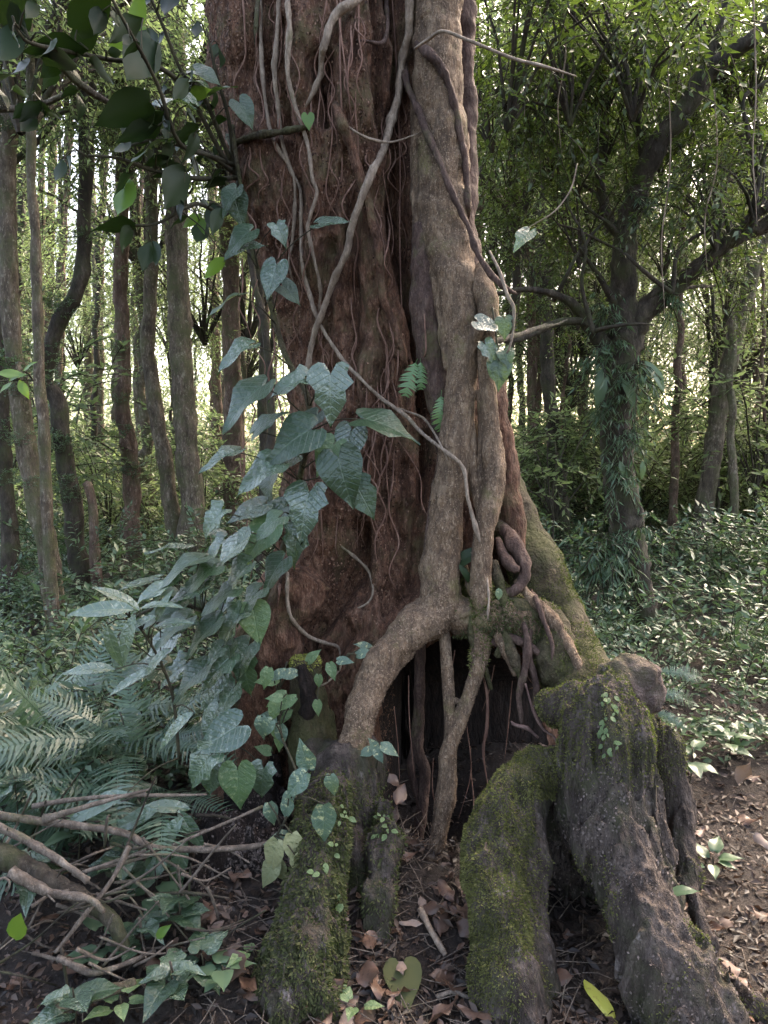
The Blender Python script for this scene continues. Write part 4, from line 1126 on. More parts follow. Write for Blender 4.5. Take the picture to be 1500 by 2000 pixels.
for k in range(8):
    a = math.radians(100 + 30 * k)
    frond(f3, fo3 + rng.normal(0, 0.02, 3), np.array((math.cos(a), -0.5 - 0.2 * random.random(), 0.3 + 0.4 * random.random())), np.array((0.1, -0.4, 1)), random.uniform(0.35, 0.55))
for (lab, ox, oy, od, nn, lo_, hi_) in [('wide pale fern beside the tall herb with silvery leaves', 150, 1470, 2.75, 10, 0.55, 0.8), ('pale fern crowding the stout pale trunk\'s side', 20, 1440, 2.9, 9, 0.55, 0.8), ('small fern between the climber and the slanting sticks', 270, 1500, 2.5, 9, 0.4, 0.6)]:
    fx = empty('fern', W(ox, oy, od) * (1, 1, 0), lab, 'fern')
    fo_ = W(ox, oy, od)
    for k in range(nn):
        a = math.radians(20 + 330 * k / nn)
        frond(fx, fo_ + rng.normal(0, 0.02, 3), np.array((math.cos(a), -0.35 + 0.3 * math.sin(a), 0.5 + 0.35 * random.random())), np.array((-0.2 * math.cos(a), -0.35, 1)), random.uniform(lo_, hi_))
f4 = empty('fern', W(1270, 1400, 2.6) * (1, 1, 0.8), 'pale fern leaning out behind the buttress stump', 'fern')
for (x, y, T, L) in [(1262, 1310, (1, -0.2, 0.05), 0.22), (1262, 1345, (1, -0.2, -0.12), 0.20), (1258, 1375, (0.9, -0.3, -0.45), 0.17)]:
    frond(f4, W(x, y, 2.35), T, (0.1, -0.9, 0.5), L)
V, Fs = tube([W(1262, 1420, 2.4), W(1262, 1370, 2.36), W(1262, 1310, 2.35)], [0.005] * 3, seg=6)
part('stem', V, Fs, M_twig, f4)
tf = empty('trunk_fern', hug(800, 705, 0.02), 'small bright fern frond growing from the trunk groove', 'fern')
p0 = hug(815, 700, 0.03)
frond(tf, p0, (-0.25, -0.55, -0.75), (0.1, -1, 0.55), 0.17, FROND_S)
frond(tf, p0 + (0.01, 0, 0), (0.1, -0.5, -0.85), (0.3, -1, 0.4), 0.13, FROND_S)
tf2 = empty('trunk_fern', hug(855, 765, 0.02), 'small darker fern frond hanging beside the fig stem', 'fern')
frond(tf2, hug(862, 762, 0.04), (-0.05, -0.3, -0.95), (-0.2, -1, 0.3), 0.16, FROND_S)

# ------------------------------------------------------------------ fallen branches at lower left
G_B = 'fallen branches in front of the ferns'
def branch(label, pts, w0, w1, mat=M_branch, s=0):
    P = np.array([W(*p) for p in pts])
    R = np.linspace(0.5 * w0 * mpp(pts[0][1], pts[0][2]), 0.5 * w1 * mpp(pts[-1][1], pts[-1][2]), len(P))
    V, Fs = tube(P, R, seg=9, step=0.012, amp=0.2, freq=30, knob=0.3, s=s, wob=0.008)
    o = obj('fallen_branch', make_mesh('fallen_branch', V - P[0], Fs, mat))
    o.location = tuple(P[0])
    return tagit(o, label, 'branch', G_B)
branch('long pale branch lying from the ferns to the dark rotten root mass', [(-40, 1585, 1.95), (60, 1600, 1.95), (180, 1615, 1.95), (250, 1630, 1.95), (300, 1655, 1.95), (400, 1660, 1.96), (500, 1655, 1.98), (540, 1640, 2.0)], 16, 9, s=1)
branch('pale branch ending in a clean broken tip under the long branch', [(-40, 1600, 1.85), (30, 1630, 1.83), (100, 1670, 1.80), (170, 1720, 1.77)], 15, 12, s=2)
branch('straight pale stick rising to a forked tip above the long branch', [(90, 1605, 1.9), (150, 1585, 1.9), (210, 1565, 1.92), (295, 1540, 1.95)], 14, 5, s=3)
branch('thin grey stick lying nearly level over the fern', [(60, 1575, 2.0), (150, 1562, 2.0), (260, 1552, 2.02), (400, 1550, 2.08)], 10, 5, s=4)
branch('thick dark bent branch sinking into the litter', [(-60, 1650, 1.9), (40, 1690, 1.9), (130, 1740, 1.87), (210, 1790, 1.83), (235, 1830, 1.8), (250, 1870, 1.8)], 40, 20, mat=M_bgdark, s=5)
branch('dark curved branch under the long pale branch', [(20, 1700, 1.75), (90, 1740, 1.75), (170, 1755, 1.75), (200, 1780, 1.75)], 22, 10, mat=M_branch, s=6)
branch('thin stick crossing steeply in front of the ferns', [(250, 1650, 1.88), (215, 1720, 1.83), (170, 1780, 1.78), (105, 1860, 1.72)], 9, 8, s=7)
branch('grey stick slanting up towards the climber\'s leaves', [(180, 1700, 1.9), (280, 1670, 1.95), (400, 1620, 2.0), (510, 1572, 2.06)], 8, 6, s=8)
branch('second grey stick slanting beside the first towards the climber', [(160, 1705, 1.88), (270, 1668, 1.92), (290, 1660, 1.93)], 8, 6, s=9)
branch('pale branch half buried at the left among dead leaves', [(110, 1870, 1.72), (150, 1890, 1.7), (185, 1900, 1.7), (250, 1880, 1.75), (300, 1855, 1.8)], 12, 8, s=10)
branch('rotten log end poking up among herbs', [(60, 2010, 1.6), (120, 1970, 1.62), (200, 1940, 1.66), (260, 1925, 1.7)], 26, 22, mat=M_bgbark, s=11)
branch('pale curled stick at the far left of the litter', [(-10, 1720, 1.75), (10, 1712, 1.74), (20, 1722, 1.74), (15, 1735, 1.74)], 7, 4, s=12)
branch('whitish broken stick standing in the litter before the hollow', [(822, 1778, 1.98), (840, 1815, 1.93), (870, 1865, 1.88)], 14, 11, mat=M_vine, s=13)
branch('thin reddish twig lying across the litter by the mossy stump', [(605, 1870, 1.78), (640, 1930, 1.74), (700, 1965, 1.72), (745, 2005, 1.68)], 9, 6, s=14)
branch('thin pale grass like stick in the litter', [(395, 2000, 1.66), (420, 1960, 1.68), (448, 1920, 1.72)], 6, 4, mat=M_vine, s=15)
branch('dark twig leaning up beside the black hollow', [(455, 1850, 1.95), (490, 1820, 1.96), (520, 1790, 1.98)], 7, 4, s=16)
branch('curved brown twig near the foot of the mossy root column', [(850, 1950, 1.72), (880, 1940, 1.73), (910, 1950, 1.73), (930, 1965, 1.72)], 9, 7, s=17)

for k in range(60):
    x = random.uniform(-30, 430); y = random.uniform(1570, 1900)
    d_ = 2.05 - 0.35 * (y - 1570) / 330 + random.gauss(0, 0.05)
    a = random.choice([random.gauss(0.15, 0.35), random.gauss(-0.5, 0.4), random.uniform(-1.5, 1.5)])
    L = random.uniform(60, 240)
    p1 = (x + L * math.cos(a) * 0.5, y - L * math.sin(a) * 0.5 + random.gauss(0, 8), d_ + random.gauss(0, 0.04))
    p2 = (x + L * math.cos(a), y - L * math.sin(a), d_ + random.gauss(0, 0.07))
    p1 = (p1[0], p1[1] + random.gauss(0, 9), p1[2])
    b_ = branch(('thin dead twig in the brush pile, upper layer by the ferns' if y < 1680 else 'thin dead twig in the brush pile, low over the litter'), [(x, y, d_), p1, p2], random.uniform(4, 8), 3, mat=random.choice([M_branch, M_branch, M_bgdark]), s=200 + k)
    b_['group'] = 'thin twigs of the brush pile'; b_.name = 'dead_twig'

# ------------------------------------------------------------------ leaf clouds
def scatter(P, T, N, L, wr=0.34, fold=0.25, tint=None):
    """diamond leaves: origins P, tip directions T, normals N, lengths L"""
    n = len(P)
    T = T / (np.linalg.norm(T, axis=1)[:, None] + 1e-9)
    N = N - T * np.sum(N * T, 1)[:, None]
    N /= np.linalg.norm(N, axis=1)[:, None] + 1e-9
    B = np.cross(N, T)
    L = np.broadcast_to(L, (n,))[:, None]
    w = L * wr * 0.5
    m = P + T * L * 0.45
    V = np.stack([P, m + B * w + N * w * fold, P + T * L - N * L * 0.08, m - B * w + N * w * fold], 1).reshape(-1, 3)
    k = np.arange(n)[:, None] * 4
    Tr = np.concatenate([k + np.array([[0, 2, 1]]), k + np.array([[0, 3, 2]])])
    t = np.repeat(np.clip(tint if tint is not None else rng.random(n), 0, 1), 4)
    return V, Tr, t

def unit(v): return v / (np.linalg.norm(v, axis=-1, keepdims=True) + 1e-9)

def sprays(C, D, length, nl, leaf, wr, droop=0.25, jitter=0.3, side=0.9, hang=0.0):
    """leafy twigs: start points C, directions D; nl leaves along each"""
    n = len(C)
    D = unit(D)
    t = np.linspace(0.12, 1.0, nl)
    up = np.array((0, 0, 1.0))
    S = unit(np.cross(D, up) + rng.normal(0, 0.15, (n, 3)))
    Lg = np.broadcast_to(length, (n,))[:, None, None]
    P = C[:, None] + D[:, None] * t[None, :, None] * Lg - up * (droop * (t ** 2)[None, :, None] * Lg)
    sg = np.where(np.arange(nl) % 2 == 0, 1.0, -1.0)[None, :, None]
    T = D[:, None] * 0.6 + S[:, None] * sg * side + rng.normal(0, jitter, (n, nl, 3)) - up * hang
    N = up + rng.normal(0, 0.45, (n, nl, 3))
    LL = leaf * rng.uniform(0.65, 1.25, (n, nl))
    tw = []
    spray_t = rng.uniform(0.1, 0.75, n)
    tint = (spray_t[:, None] + rng.normal(0, 0.14, (n, nl))).ravel()
    V, Tr, tt = scatter(P.reshape(-1, 3), T.reshape(-1, 3), N.reshape(-1, 3), LL.ravel(), wr, tint=tint)
    # twig as a thin three sided stick
    A = C; Bp = P[:, -1]; Mp = P[:, nl // 2]
    r = 0.0045 * (leaf / 0.1)
    tri = []
    o1 = S * r; o2 = np.cross(D, S) * r
    ring = lambda c: np.stack([c + o1, c - 0.5 * o1 + o2, c - 0.5 * o1 - o2], 1)
    R = np.stack([ring(A), ring(Mp), ring(Bp)], 1).reshape(-1, 3)
    b = np.arange(n)[:, None] * 9 + len(V)
    q = []
    for lv in (0, 3):
        for j in range(3):
            jn = (j + 1) % 3
            q.append(b + np.array([[lv + j, lv + jn, lv + 3 + jn, lv + 3 + j]]))
    Q = np.concatenate(q)
    return np.vstack([V, R]), [Tr, Q], np.r_[tt, np.full(len(R), 0.5)], np.r_[np.zeros(len(Tr), int), np.ones(len(Q), int)]

def crown_mesh(name, mats, R=(2.0, 2.0, 1.5), n=260, nl=16, leaf=0.11, wr=0.36, length=0.7, hang=0.0, droop=0.25, clumps=14, seed=1):
    global rng
    keep_ = rng
    rng = np.random.default_rng(seed)
    cc = unit(rng.normal(size=(clumps, 3))) * rng.uniform(0.35, 0.95, clumps)[:, None]
    k = rng.integers(0, clumps, n)
    C = (cc[k] + rng.normal(0, 0.17, (n, 3))) * np.array(R)
    D = unit(C / np.array(R)) * 0.7 + rng.normal(0, 0.6, (n, 3)) + np.array((0, 0, -0.15))
    V, Fs, t, mi = sprays(C, D, length * rng.uniform(0.6, 1.2, n), nl, leaf, wr, droop=droop, hang=hang)
    # limbs from the middle to the clumps
    pieces = []
    for c in cc:
        e = c * np.array(R)
        pieces.append(tube([np.array((0, 0, -R[2] * 0.9)), e * 0.45 + (0, 0, -0.3 * R[2]), e], [0.035 * R[0] / 2, 0.02 * R[0] / 2, 0.008], seg=5, step=0.3, wob=0.06, cap=False, s=seed))
    lv, lf = merge(pieces)
    off = len(V)
    me = make_mesh(name, np.vstack([V, lv]), [Fs[0], Fs[1], lf[0] + off], mats, smooth=False, tint=np.r_[t, np.full(len(lv), 0.5)], midx=np.r_[mi, np.ones(len(lf[0]), int)])
    rng = keep_
    return me

CROWN_A = [crown_mesh('crown', [M_crownA, M_bgdark], R=(2.1, 2.1, 1.7), n=290, nl=16, leaf=0.085, seed=10 + k) for k in range(3)]
CROWN_B = [crown_mesh('crown', [M_crownB, M_bgdark], R=(2.1, 2.1, 1.8), n=290, nl=16, leaf=0.085, seed=20 + k) for k in range(2)]
CROWN_D = [crown_mesh('crown', [M_crownD, M_bgdark], R=(1.0, 1.0, 0.9), n=120, nl=12, leaf=0.085, wr=0.36, length=0.45, hang=0.3, droop=0.4, clumps=10, seed=30 + k) for k in range(3)]
SAPL = [crown_mesh('foliage', [(M_crownB, M_crownA, M_crownA)[k], M_bgdark], R=(0.8, 0.8, 0.9), n=110, nl=11, leaf=0.11, length=0.5, clumps=9, seed=40 + k) for k in range(3)]

def shrub_mesh(name, mat, n=34, h=0.55, leaf=0.10, nl=9, spread=0.45, seed=0, wr=0.36):
    global rng
    keep_ = rng
    rng = np.random.default_rng(seed)
    C = np.stack([rng.normal(0, spread * 0.45, n), rng.normal(0, spread * 0.45, n), rng.uniform(0.05, h * 0.75, n)], 1)
    D = np.stack([C[:, 0] * 1.6 + rng.normal(0, 0.35, n), C[:, 1] * 1.6 + rng.normal(0, 0.35, n), rng.uniform(0.2, 0.9, n)], 1)
    V, Fs, t, mi = sprays(C, D, rng.uniform(0.5, 1.0, n) * h * 0.7, nl, leaf, wr, droop=0.3)
    me = make_mesh(name, V, Fs, [mat, M_twig], smooth=False, tint=t, midx=mi)
    rng = keep_
    return me
SHRUBS = [shrub_mesh('foliage', M_under, seed=60 + k, leaf=0.055 + 0.018 * (k % 3), nl=12, n=42, h=0.45 + 0.12 * k, spread=0.4 + 0.1 * k) for k in range(4)]
SHRUBS += [shrub_mesh('foliage', M_under, seed=70, leaf=0.09, h=0.9, n=50, spread=0.5)]

def place_copy(me, root, P, s, rz, sz=None):
    M = Matrix.Translation(Vector(P) - root.location) @ Matrix.Rotation(rz, 4, 'Z') @ Matrix.Diagonal((s, s, sz or s, 1))
    return M

# ------------------------------------------------------------------ forest trees with their own trunks
def forest_tree(label, pts, d, w, mat, crowns, cmesh, group, amp=0.16, wob=0.022, name='forest_tree', top=0.7, leafy=0):
    """pts: (px, py) along the trunk from the ground up at distance d"""
    base = W(pts[0][0], pts[0][1], d)
    g = float(gz(base[0], base[1]))
    root = empty(name, (base[0], base[1], g), label, 'tree', group)
    P = [np.array((base[0], base[1], g - 0.15))] + [W(x, y, d) for x, y in pts if W(x, y, d)[2] > g + 0.1]
    r0 = 0.5 * w * (0.84 if w > 20 else 1.0) * mpp(800, d)
    R = np.linspace(r0 * 1.12, r0 * top, len(P)); R[0] = r0 * 1.4
    V, Fs = tube(P, R, seg=14, step=0.07, amp=amp, freq=7, wob=wob, s=int(pts[0][0]), knob=0.12)
    part('trunk', V, Fs, mat, root)
    for (x, y, s) in crowns:
        c = W(x, y, d + random.uniform(-0.6, 0.6))
        obj('crown', random.choice(cmesh), root, place_copy(None, root, c, s, random.uniform(0, 6.28)))
    for k in range(leafy):                      # small epiphyte tufts along the trunk
        q = P[1 + random.randrange(len(P) - 1)] * 1.0
        f = random.random(); a = random.randrange(1, len(P) - 1); q = P[a] * (1 - f) + P[a + 1] * f
        tagit(obj('epiphyte', random.choice(SHRUBS[:2]), root, place_copy(None, root, q + np.array((0, -r0, 0)), random.uniform(0.25, 0.5), random.uniform(0, 6.28))), kind='stuff')
    return root

LAND = [('the stout pale trunk', W(125, 1330, 5.3)), ('the dark bent trunk', W(165, 1210, 6.4)), ('the straight reddish trunk', W(262, 1120, 8.0)), ('the thickest pale trunk', W(380, 1140, 7.2)),
        ('the mottled trunk', W(462, 1120, 9.2)), ('the crooked dark tree', W(1250, 1240, 5.4)), ('the leaning pale trunk', W(1372, 1040, 8.2)), ('the short crooked trunk', W(1100, 1060, 9.0)),
        ('the tall orange trunk', W(935, 1080, 10.5)), ('the gnarled stem', W(985, 1060, 6.5)), ('the clearing\'s brown trunk', W(1110, 1010, 13.0)), ('the leafy dark trunk', W(20, 1230, 6.0)), ('the broken snag', W(195, 1190, 6.3))]
NEARL = [('the shaggy mossy stump', W(590, 1900, 1.75)), ('the mossy root column', W(990, 1930, 1.75)), ('the buttress stump', W(1330, 1900, 1.75)), ('the mouth of the hollow', W(860, 1700, 2.2)),
         ('the dark rotten root mass', W(440, 1850, 2.0)), ('the fallen branches', W(120, 1800, 1.85)), ('the rotten log end', W(150, 1960, 1.62)), ('the edge of the undergrowth', W(1430, 1520, 2.9))]
def nearest(P, L=None):
    q = sorted(L or LAND, key=lambda q: (q[1][0] - P[0]) ** 2 + (q[1][1] - P[1]) ** 2)
    return q[0][0], q[1][0]

G_T = 'forest trees standing behind the giant tree'
forest_tree('stout pale barked trunk with a thin trunk crossing before its foot', [(125, 1330), (105, 1180), (75, 1000), (50, 860), (30, 700), (15, 480), (20, 200), (30, -150)], 5.3, 46, M_bgbark, [(30, -60, 0.7)], CROWN_A, G_T, leafy=8)
forest_tree('thin smooth trunk crossing before the stout pale barked trunk', [(120, 1340), (112, 1240), (98, 1100), (88, 900), (78, 700), (68, 500), (62, 300), (50, -100)], 4.8, 27, M_bgbark, [(80, -80, 0.6)], CROWN_A, G_T)
forest_tree('dark bent trunk with leafy plants clinging to it', [(165, 1210), (150, 1050), (135, 950), (122, 850), (108, 780), (85, 740), (110, 640), (150, 560), (165, 450), (175, 100), (180, -100)], 6.4, 40, M_bgdark, [(170, 40, 0.7)], CROWN_A, G_T, leafy=12)
sn = forest_tree('short broken dead snag without branches', [(195, 1190), (188, 1110), (180, 1020), (172, 945)], 6.3, 24, M_bgred, [], CROWN_A, G_T, name='snag', top=0.85)
forest_tree('reddish straight trunk with climbing leaves at its foot', [(262, 1120), (258, 1000), (250, 880), (240, 780), (238, 600), (236, 300), (240, -100)], 8.0, 38, M_bgred, [(240, 80, 0.9)], CROWN_A, G_T, leafy=10)
forest_tree('slender trunk leaning beside the thickest pale trunk', [(345, 1110), (335, 1000), (318, 880), (298, 760), (290, 640), (296, 500), (300, 200), (300, -100)], 7.4, 36, M_bgbark, [(290, 60, 0.9)], CROWN_A, G_T)
forest_tree('thickest pale brown trunk left of the giant tree', [(380, 1140), (374, 1000), (365, 850), (352, 640), (346, 400), (342, 100), (340, -150)], 7.2, 54, M_bgbark, [(360, -40, 0.9)], CROWN_B, G_T)
forest_tree('mottled trunk half hidden by the climber', [(462, 1120), (458, 1000), (455, 850), (452, 650), (445, 400), (440, 100)], 9.2, 46, M_bgred, [(440, 80, 1.1)], CROWN_B, G_T)
forest_tree('narrow dark trunk close beside the giant trunk', [(520, 1110), (515, 900), (512, 700), (505, 500), (500, 200)], 8.0, 18, M_bgdark, [(460, 200, 0.8)], CROWN_A, G_T)
forest_tree('leaning dark stem reaching across behind the climber', [(510, 1050), (530, 800), (520, 650), (500, 560), (480, 420)], 5.8, 16, M_bgdark, [], CROWN_A, G_T)
forest_tree('dark trunk at the edge of the leafy hollow', [(20, 1230), (12, 1000), (2, 800), (-4, 500), (-10, 200), (-10, -100)], 6.0, 34, M_bgdark, [(-30, 40, 0.9)], CROWN_A, G_T, leafy=8)
forest_tree('tall trunk glowing orange high beside the fig', [(935, 1080), (932, 800), (930, 500), (925, 250), (920, -100)], 10.5, 44, M_bgred, [(950, 0, 1.1)], CROWN_B, G_T)
forest_tree('leaning pale trunk far right among yellow leaves', [(1372, 1040), (1388, 900), (1412, 760), (1440, 640), (1470, 520), (1520, 320), (1560, 100)], 8.2, 40, M_bgbark, [(1500, 200, 1.0)], CROWN_B, G_T)
forest_tree('short dark trunk with a crook left of the crooked dark tree', [(1100, 1060), (1095, 980), (1085, 860), (1072, 760), (1065, 640), (1055, 400), (1050, 100), (1045, -100)], 9.0, 34, M_bgdark, [(1060, 60, 1.0), (1030, 330, 0.5)], CROWN_A, G_T, leafy=8)
forest_tree('straight brown trunk in the sunlit clearing', [(1110, 1010), (1106, 850), (1102, 700), (1098, 500), (1095, 200)], 13.0, 24, M_bgred, [(1100, 250, 1.2)], CROWN_B, G_T)
forest_tree('thin trunk beside the short dark crooked trunk', [(1048, 1030), (1042, 850), (1038, 650), (1030, 400)], 11.0, 18, M_bgdark, [(1020, 200, 1.0)], CROWN_A, G_T)
forest_tree('gnarled stem with a broken spur beside the giant tree', [(985, 1060), (978, 900), (975, 780), (985, 720), (1000, 650), (1010, 500), (1000, 300)], 6.5, 26, M_bgdark, [(1010, 220, 0.7)], CROWN_A, G_T)

# far trees
L_F = 'slim far forest tree in the hazy background'
far_n = 0
for k in range(72):
    d = random.uniform(9.5, 26)
    x = random.uniform(-60, 1560)
    if 560 < x < 900: continue
    yb = proj(np.array((0, d, float(gz(0, d)))))[1]
    w = random.choice([8, 11, 14, 18, 24]) * random.uniform(0.8, 1.1) * (12.0 / d) ** 0.5
    le = random.uniform(-25, 25)
    top = -80 if d < 18 else random.uniform(0, 250)
    yel = x > 950 or random.random() < 0.3
    bm_ = random.choice([M_bgbark, M_bgred, M_bgdark])
    bn_ = {'forest_bark': 'pale', 'forest_bark_red': 'reddish', 'forest_bark_dark': 'dark'}[bm_.name]
    forest_tree('slim %s barked tree farther back, past %s and %s' % ((bn_,) + nearest(W(x, 900, d))), [(x, float(yb)), (x + le * 0.3, 850), (x + le * 0.6, 600), (x + le, 350), (x + le * 1.1, top)], d, w, bm_,
                ([(x + random.uniform(-90, 90), random.uniform(330, 690), random.uniform(0.6, 0.95))] if True else []) + ([(x + random.uniform(-90, 90), random.uniform(-40, 380), random.uniform(0.8, 1.1))] if k % 2 == 0 and x > 600 else []), CROWN_B if yel else CROWN_A, 'far trees of the forest', wob=0.06)
    far_n += 1

L_P = 'bare straight thin pole of a far tree'
for k in range(24):
    d = random.uniform(7.5, 20)
    x = random.choice([random.uniform(-20, 540), random.uniform(985, 1520)])
    yb = proj(np.array((0, d, float(gz(0, d)))))[1]
    bm_ = random.choice([M_bgbark, M_bgred, M_bgdark])
    bn_ = {'forest_bark': 'pale', 'forest_bark_red': 'reddish', 'forest_bark_dark': 'dark'}[bm_.name]
    le = random.uniform(-50, 50)
    forest_tree('thin straight %s pole near %s and %s' % ((bn_,) + nearest(W(x, 900, d))), [(x, float(yb)), (x + le * 0.3, 800), (x + le * 0.6, 500), (x + le, 200), (x + le * 1.2, -120)], d, random.uniform(6, 14), bm_,
                [(x + random.uniform(-60, 60), random.uniform(-80, 120), 0.5)] if k % 3 == 0 and x > 700 else [], CROWN_A, 'thin poles of young trees', wob=0.04)

# ------------------------------------------------------------------ the crooked dark tree at right
dt = empty('crooked_tree', W(1250, 1240, 5.4) * (1, 1, 0), 'crooked dark tree with spreading limbs and shaggy hanging leaves', 'tree')
def limb(name, spec, mat=M_bgdark, s=0, seg=14):
    spec = [(a, b, c, w * (0.8 if name == 'limb' else 0.9)) for a, b, c, w in spec]
    V, Fs = ptube(spec, seg=seg, step=0.025, amp=0.16, freq=16, wob=0.035, s=s)
    return part(name, V, Fs, mat, dt)
limb('trunk', [(1262, 1275, 5.4, 110), (1250, 1200, 5.4, 84), (1228, 1080, 5.4, 74), (1210, 960, 5.4, 70), (1204, 850, 5.4, 68), (1208, 750, 5.4, 72), (1216, 660, 5.4, 78), (1218, 600, 5.4, 60), (1215, 500, 5.35, 48), (1225, 420, 5.3, 46), (1260, 340, 5.2, 46), (1320, 240, 5.1, 44), (1370, 160, 5.0, 40), (1440, 100, 4.9, 34), (1540, 20, 4.8, 26)], s=1, seg=18)
limb('limb', [(1215, 680, 5.4, 56), (1250, 620, 5.35, 50), (1310, 570, 5.3, 44), (1370, 520, 5.2, 40), (1430, 470, 5.1, 38), (1530, 420, 5.0, 34)], s=2)
limb('limb', [(1225, 640, 5.4, 26), (1270, 590, 5.3, 24), (1340, 540, 5.2, 22), (1400, 490, 5.1, 20), (1460, 420, 5.0, 22), (1540, 380, 4.9, 20)], s=3, seg=10)
limb('limb', [(1200, 700, 5.4, 50), (1160, 650, 5.35, 36), (1130, 610, 5.3, 26), (1090, 580, 5.2, 18), (1040, 572, 5.1, 14), (975, 580, 5.0, 10)], s=4, seg=10)
limb('limb', [(1180, 660, 5.35, 20), (1130, 632, 5.3, 20), (1070, 640, 5.2, 18), (1000, 658, 5.1, 14), (950, 668, 5.0, 10)], s=5, seg=10)
limb('limb', [(1215, 470, 5.35, 30), (1180, 420, 5.4, 24), (1175, 300, 5.5, 20), (1180, 150, 5.6, 18), (1190, -60, 5.6, 14)], s=6, seg=10)
limb('limb', [(1215, 620, 5.4, 26), (1185, 580, 5.3, 18), (1160, 520, 5.2, 10), (1140, 480, 5.1, 6)], s=7, seg=8)
limb('limb', [(1460, 420, 5.0, 14), (1475, 340, 4.95, 12), (1465, 260, 4.9, 11), (1445, 200, 4.9, 10), (1490, 155, 4.9, 8), (1530, 130, 4.9, 8)], s=8, seg=8)
limb('limb', [(1260, 340, 5.2, 26), (1250, 220, 5.3, 20), (1245, 80, 5.3, 16), (1250, -80, 5.3, 14)], s=9, seg=8)
limb('limb', [(1320, 240, 5.1, 24), (1400, 60, 5.0, 16), (1430, -60, 5.0, 12)], s=10, seg=8)
for (x, y, s) in [(1000, 40, .9), (1110, 60, .8), (1240, 20, .9), (1330, 60, .8), (1430, 30, .8), (1480, 190, .7), (1000, 330, .6), (1130, 400, .6), (1300, 440, .5), (1400, 330, .7), (1480, 300, .6), (1080, 250, .55), (1180, 200, .6), (1130, 560, .45), (1050, 480, .5), (1420, 560, .4), (1290, 250, .5), (960, 160, .6), (1010, 180, .6), (1180, 90, .7), (1060, 130, .6), (1350, 170, .55), (1480, 80, .6), (1230, 330, .45), (1400, 450, .45)]:
    obj('crown', random.choice(CROWN_D), dt, place_copy(None, dt, W(x, y, random.uniform(4.9, 6.2)), s, random.uniform(0, 6.28)))
for k in range(16):
    x, y = random.choice([(1215, 500), (1260, 340), (1320, 240), (1310, 570), (1430, 470), (1160, 650), (1090, 580), (1180, 420), (1400, 150)])
    a = random.uniform(0.1, 3.0); L = random.uniform(90, 260); d0 = random.uniform(5.0, 5.4)
    limb('limb', [(x, y, d0, 13), (x + L * 0.4 * math.cos(a) + random.gauss(0, 15), y - L * 0.4 * math.sin(a), d0 + random.gauss(0, 0.1), 9), (x + L * 0.75 * math.cos(a) + random.gauss(0, 25), y - L * 0.7 * math.sin(a), d0 + random.gauss(0, 0.2), 7), (x + L * math.cos(a), y - L * math.sin(a) + random.gauss(0, 25), d0 + random.gauss(0, 0.2), 4)], s=30 + k, seg=7)
EPI = crown_mesh('epiphyte', [M_under, M_twig], R=(0.22, 0.22, 0.4), n=34, nl=7, leaf=0.16, wr=0.16, length=0.25, hang=1.2, droop=0.8, clumps=8, seed=90)
for (x, y, s) in [(1190, 700, 0.6), (1235, 740, 0.6), (1180, 1080, 0.7), (1240, 1060, 0.6), (1150, 1120, 0.7), (1195, 930, 0.5), (1200, 800, 0.5), (1230, 860, 0.45), (1185, 620, 0.45), (1300, 590, 0.4), (1240, 400, 0.4)]:
    obj('epiphyte', EPI, dt, place_copy(None, dt, W(x, y, 5.22), s, random.uniform(0, 6.28)))
STRAPB = leaf_mesh('strap_leaf', LANCE, M_under, tint=0.7, fold=0.3, droop=0.3)
for (x, y, L, a) in [(1175, 760, 130, -95), (1215, 780, 110, -60), (1260, 745, 120, -50), (1255, 940, 60, -90), (1210, 940, 70, -70)]:
    T, N = img_dirs(a, 0.7)
    put_leaf(dt, STRAPB, W(x, y - 40, 5.2), T, N, 0.62 * L * mpp(y, 5.2))

# ------------------------------------------------------------------ understorey
def far_wood():
    n = 190000
    d = rng.uniform(17, 60, n)
    x = rng.uniform(-1, 1, n) * (d * 0.78 + 5)
    lim = (0.27 * d + 4.5) * (0.55 + 0.55 * (0.5 + 0.5 * fbm(np.stack([x * 0.22, d * 0.12, d * 0], 1), 3, 81)))
    z = lim * rng.random(n) ** 0.9 + gz(x, d)
    P = np.stack([x, d, z], 1)
    cl = fbm(P * 0.7, 3, 82)
    P = P[cl > -0.25]; d = d[cl > -0.25]; cl = cl[cl > -0.25]
    n = len(P)
    T = rng.normal(size=(n, 3)) + (0, 0, -0.3)
    N = rng.normal(0, 0.6, (n, 3)) + (0, -0.3, 1)
    V, Tr, t = scatter(P, T, N, rng.uniform(0.18, 0.36, n) * (d / 40), wr=0.45, tint=np.clip(0.45 + 0.5 * cl + rng.normal(0, 0.2, n), 0, 1))
    o = obj('far_wood', make_mesh('far_wood', V, [Tr], leaf_mat('far_leaf', (0.07, 0.10, 0.055), (0.21, 0.25, 0.14), rough=0.5, trans=0.5, spec=0.3, tcol=(0.29, 0.37, 0.20)), smooth=False, tint=t))
    tagit(o, 'far off sunlit leafy wood closing the view', 'woods', kind='stuff')
far_wood()

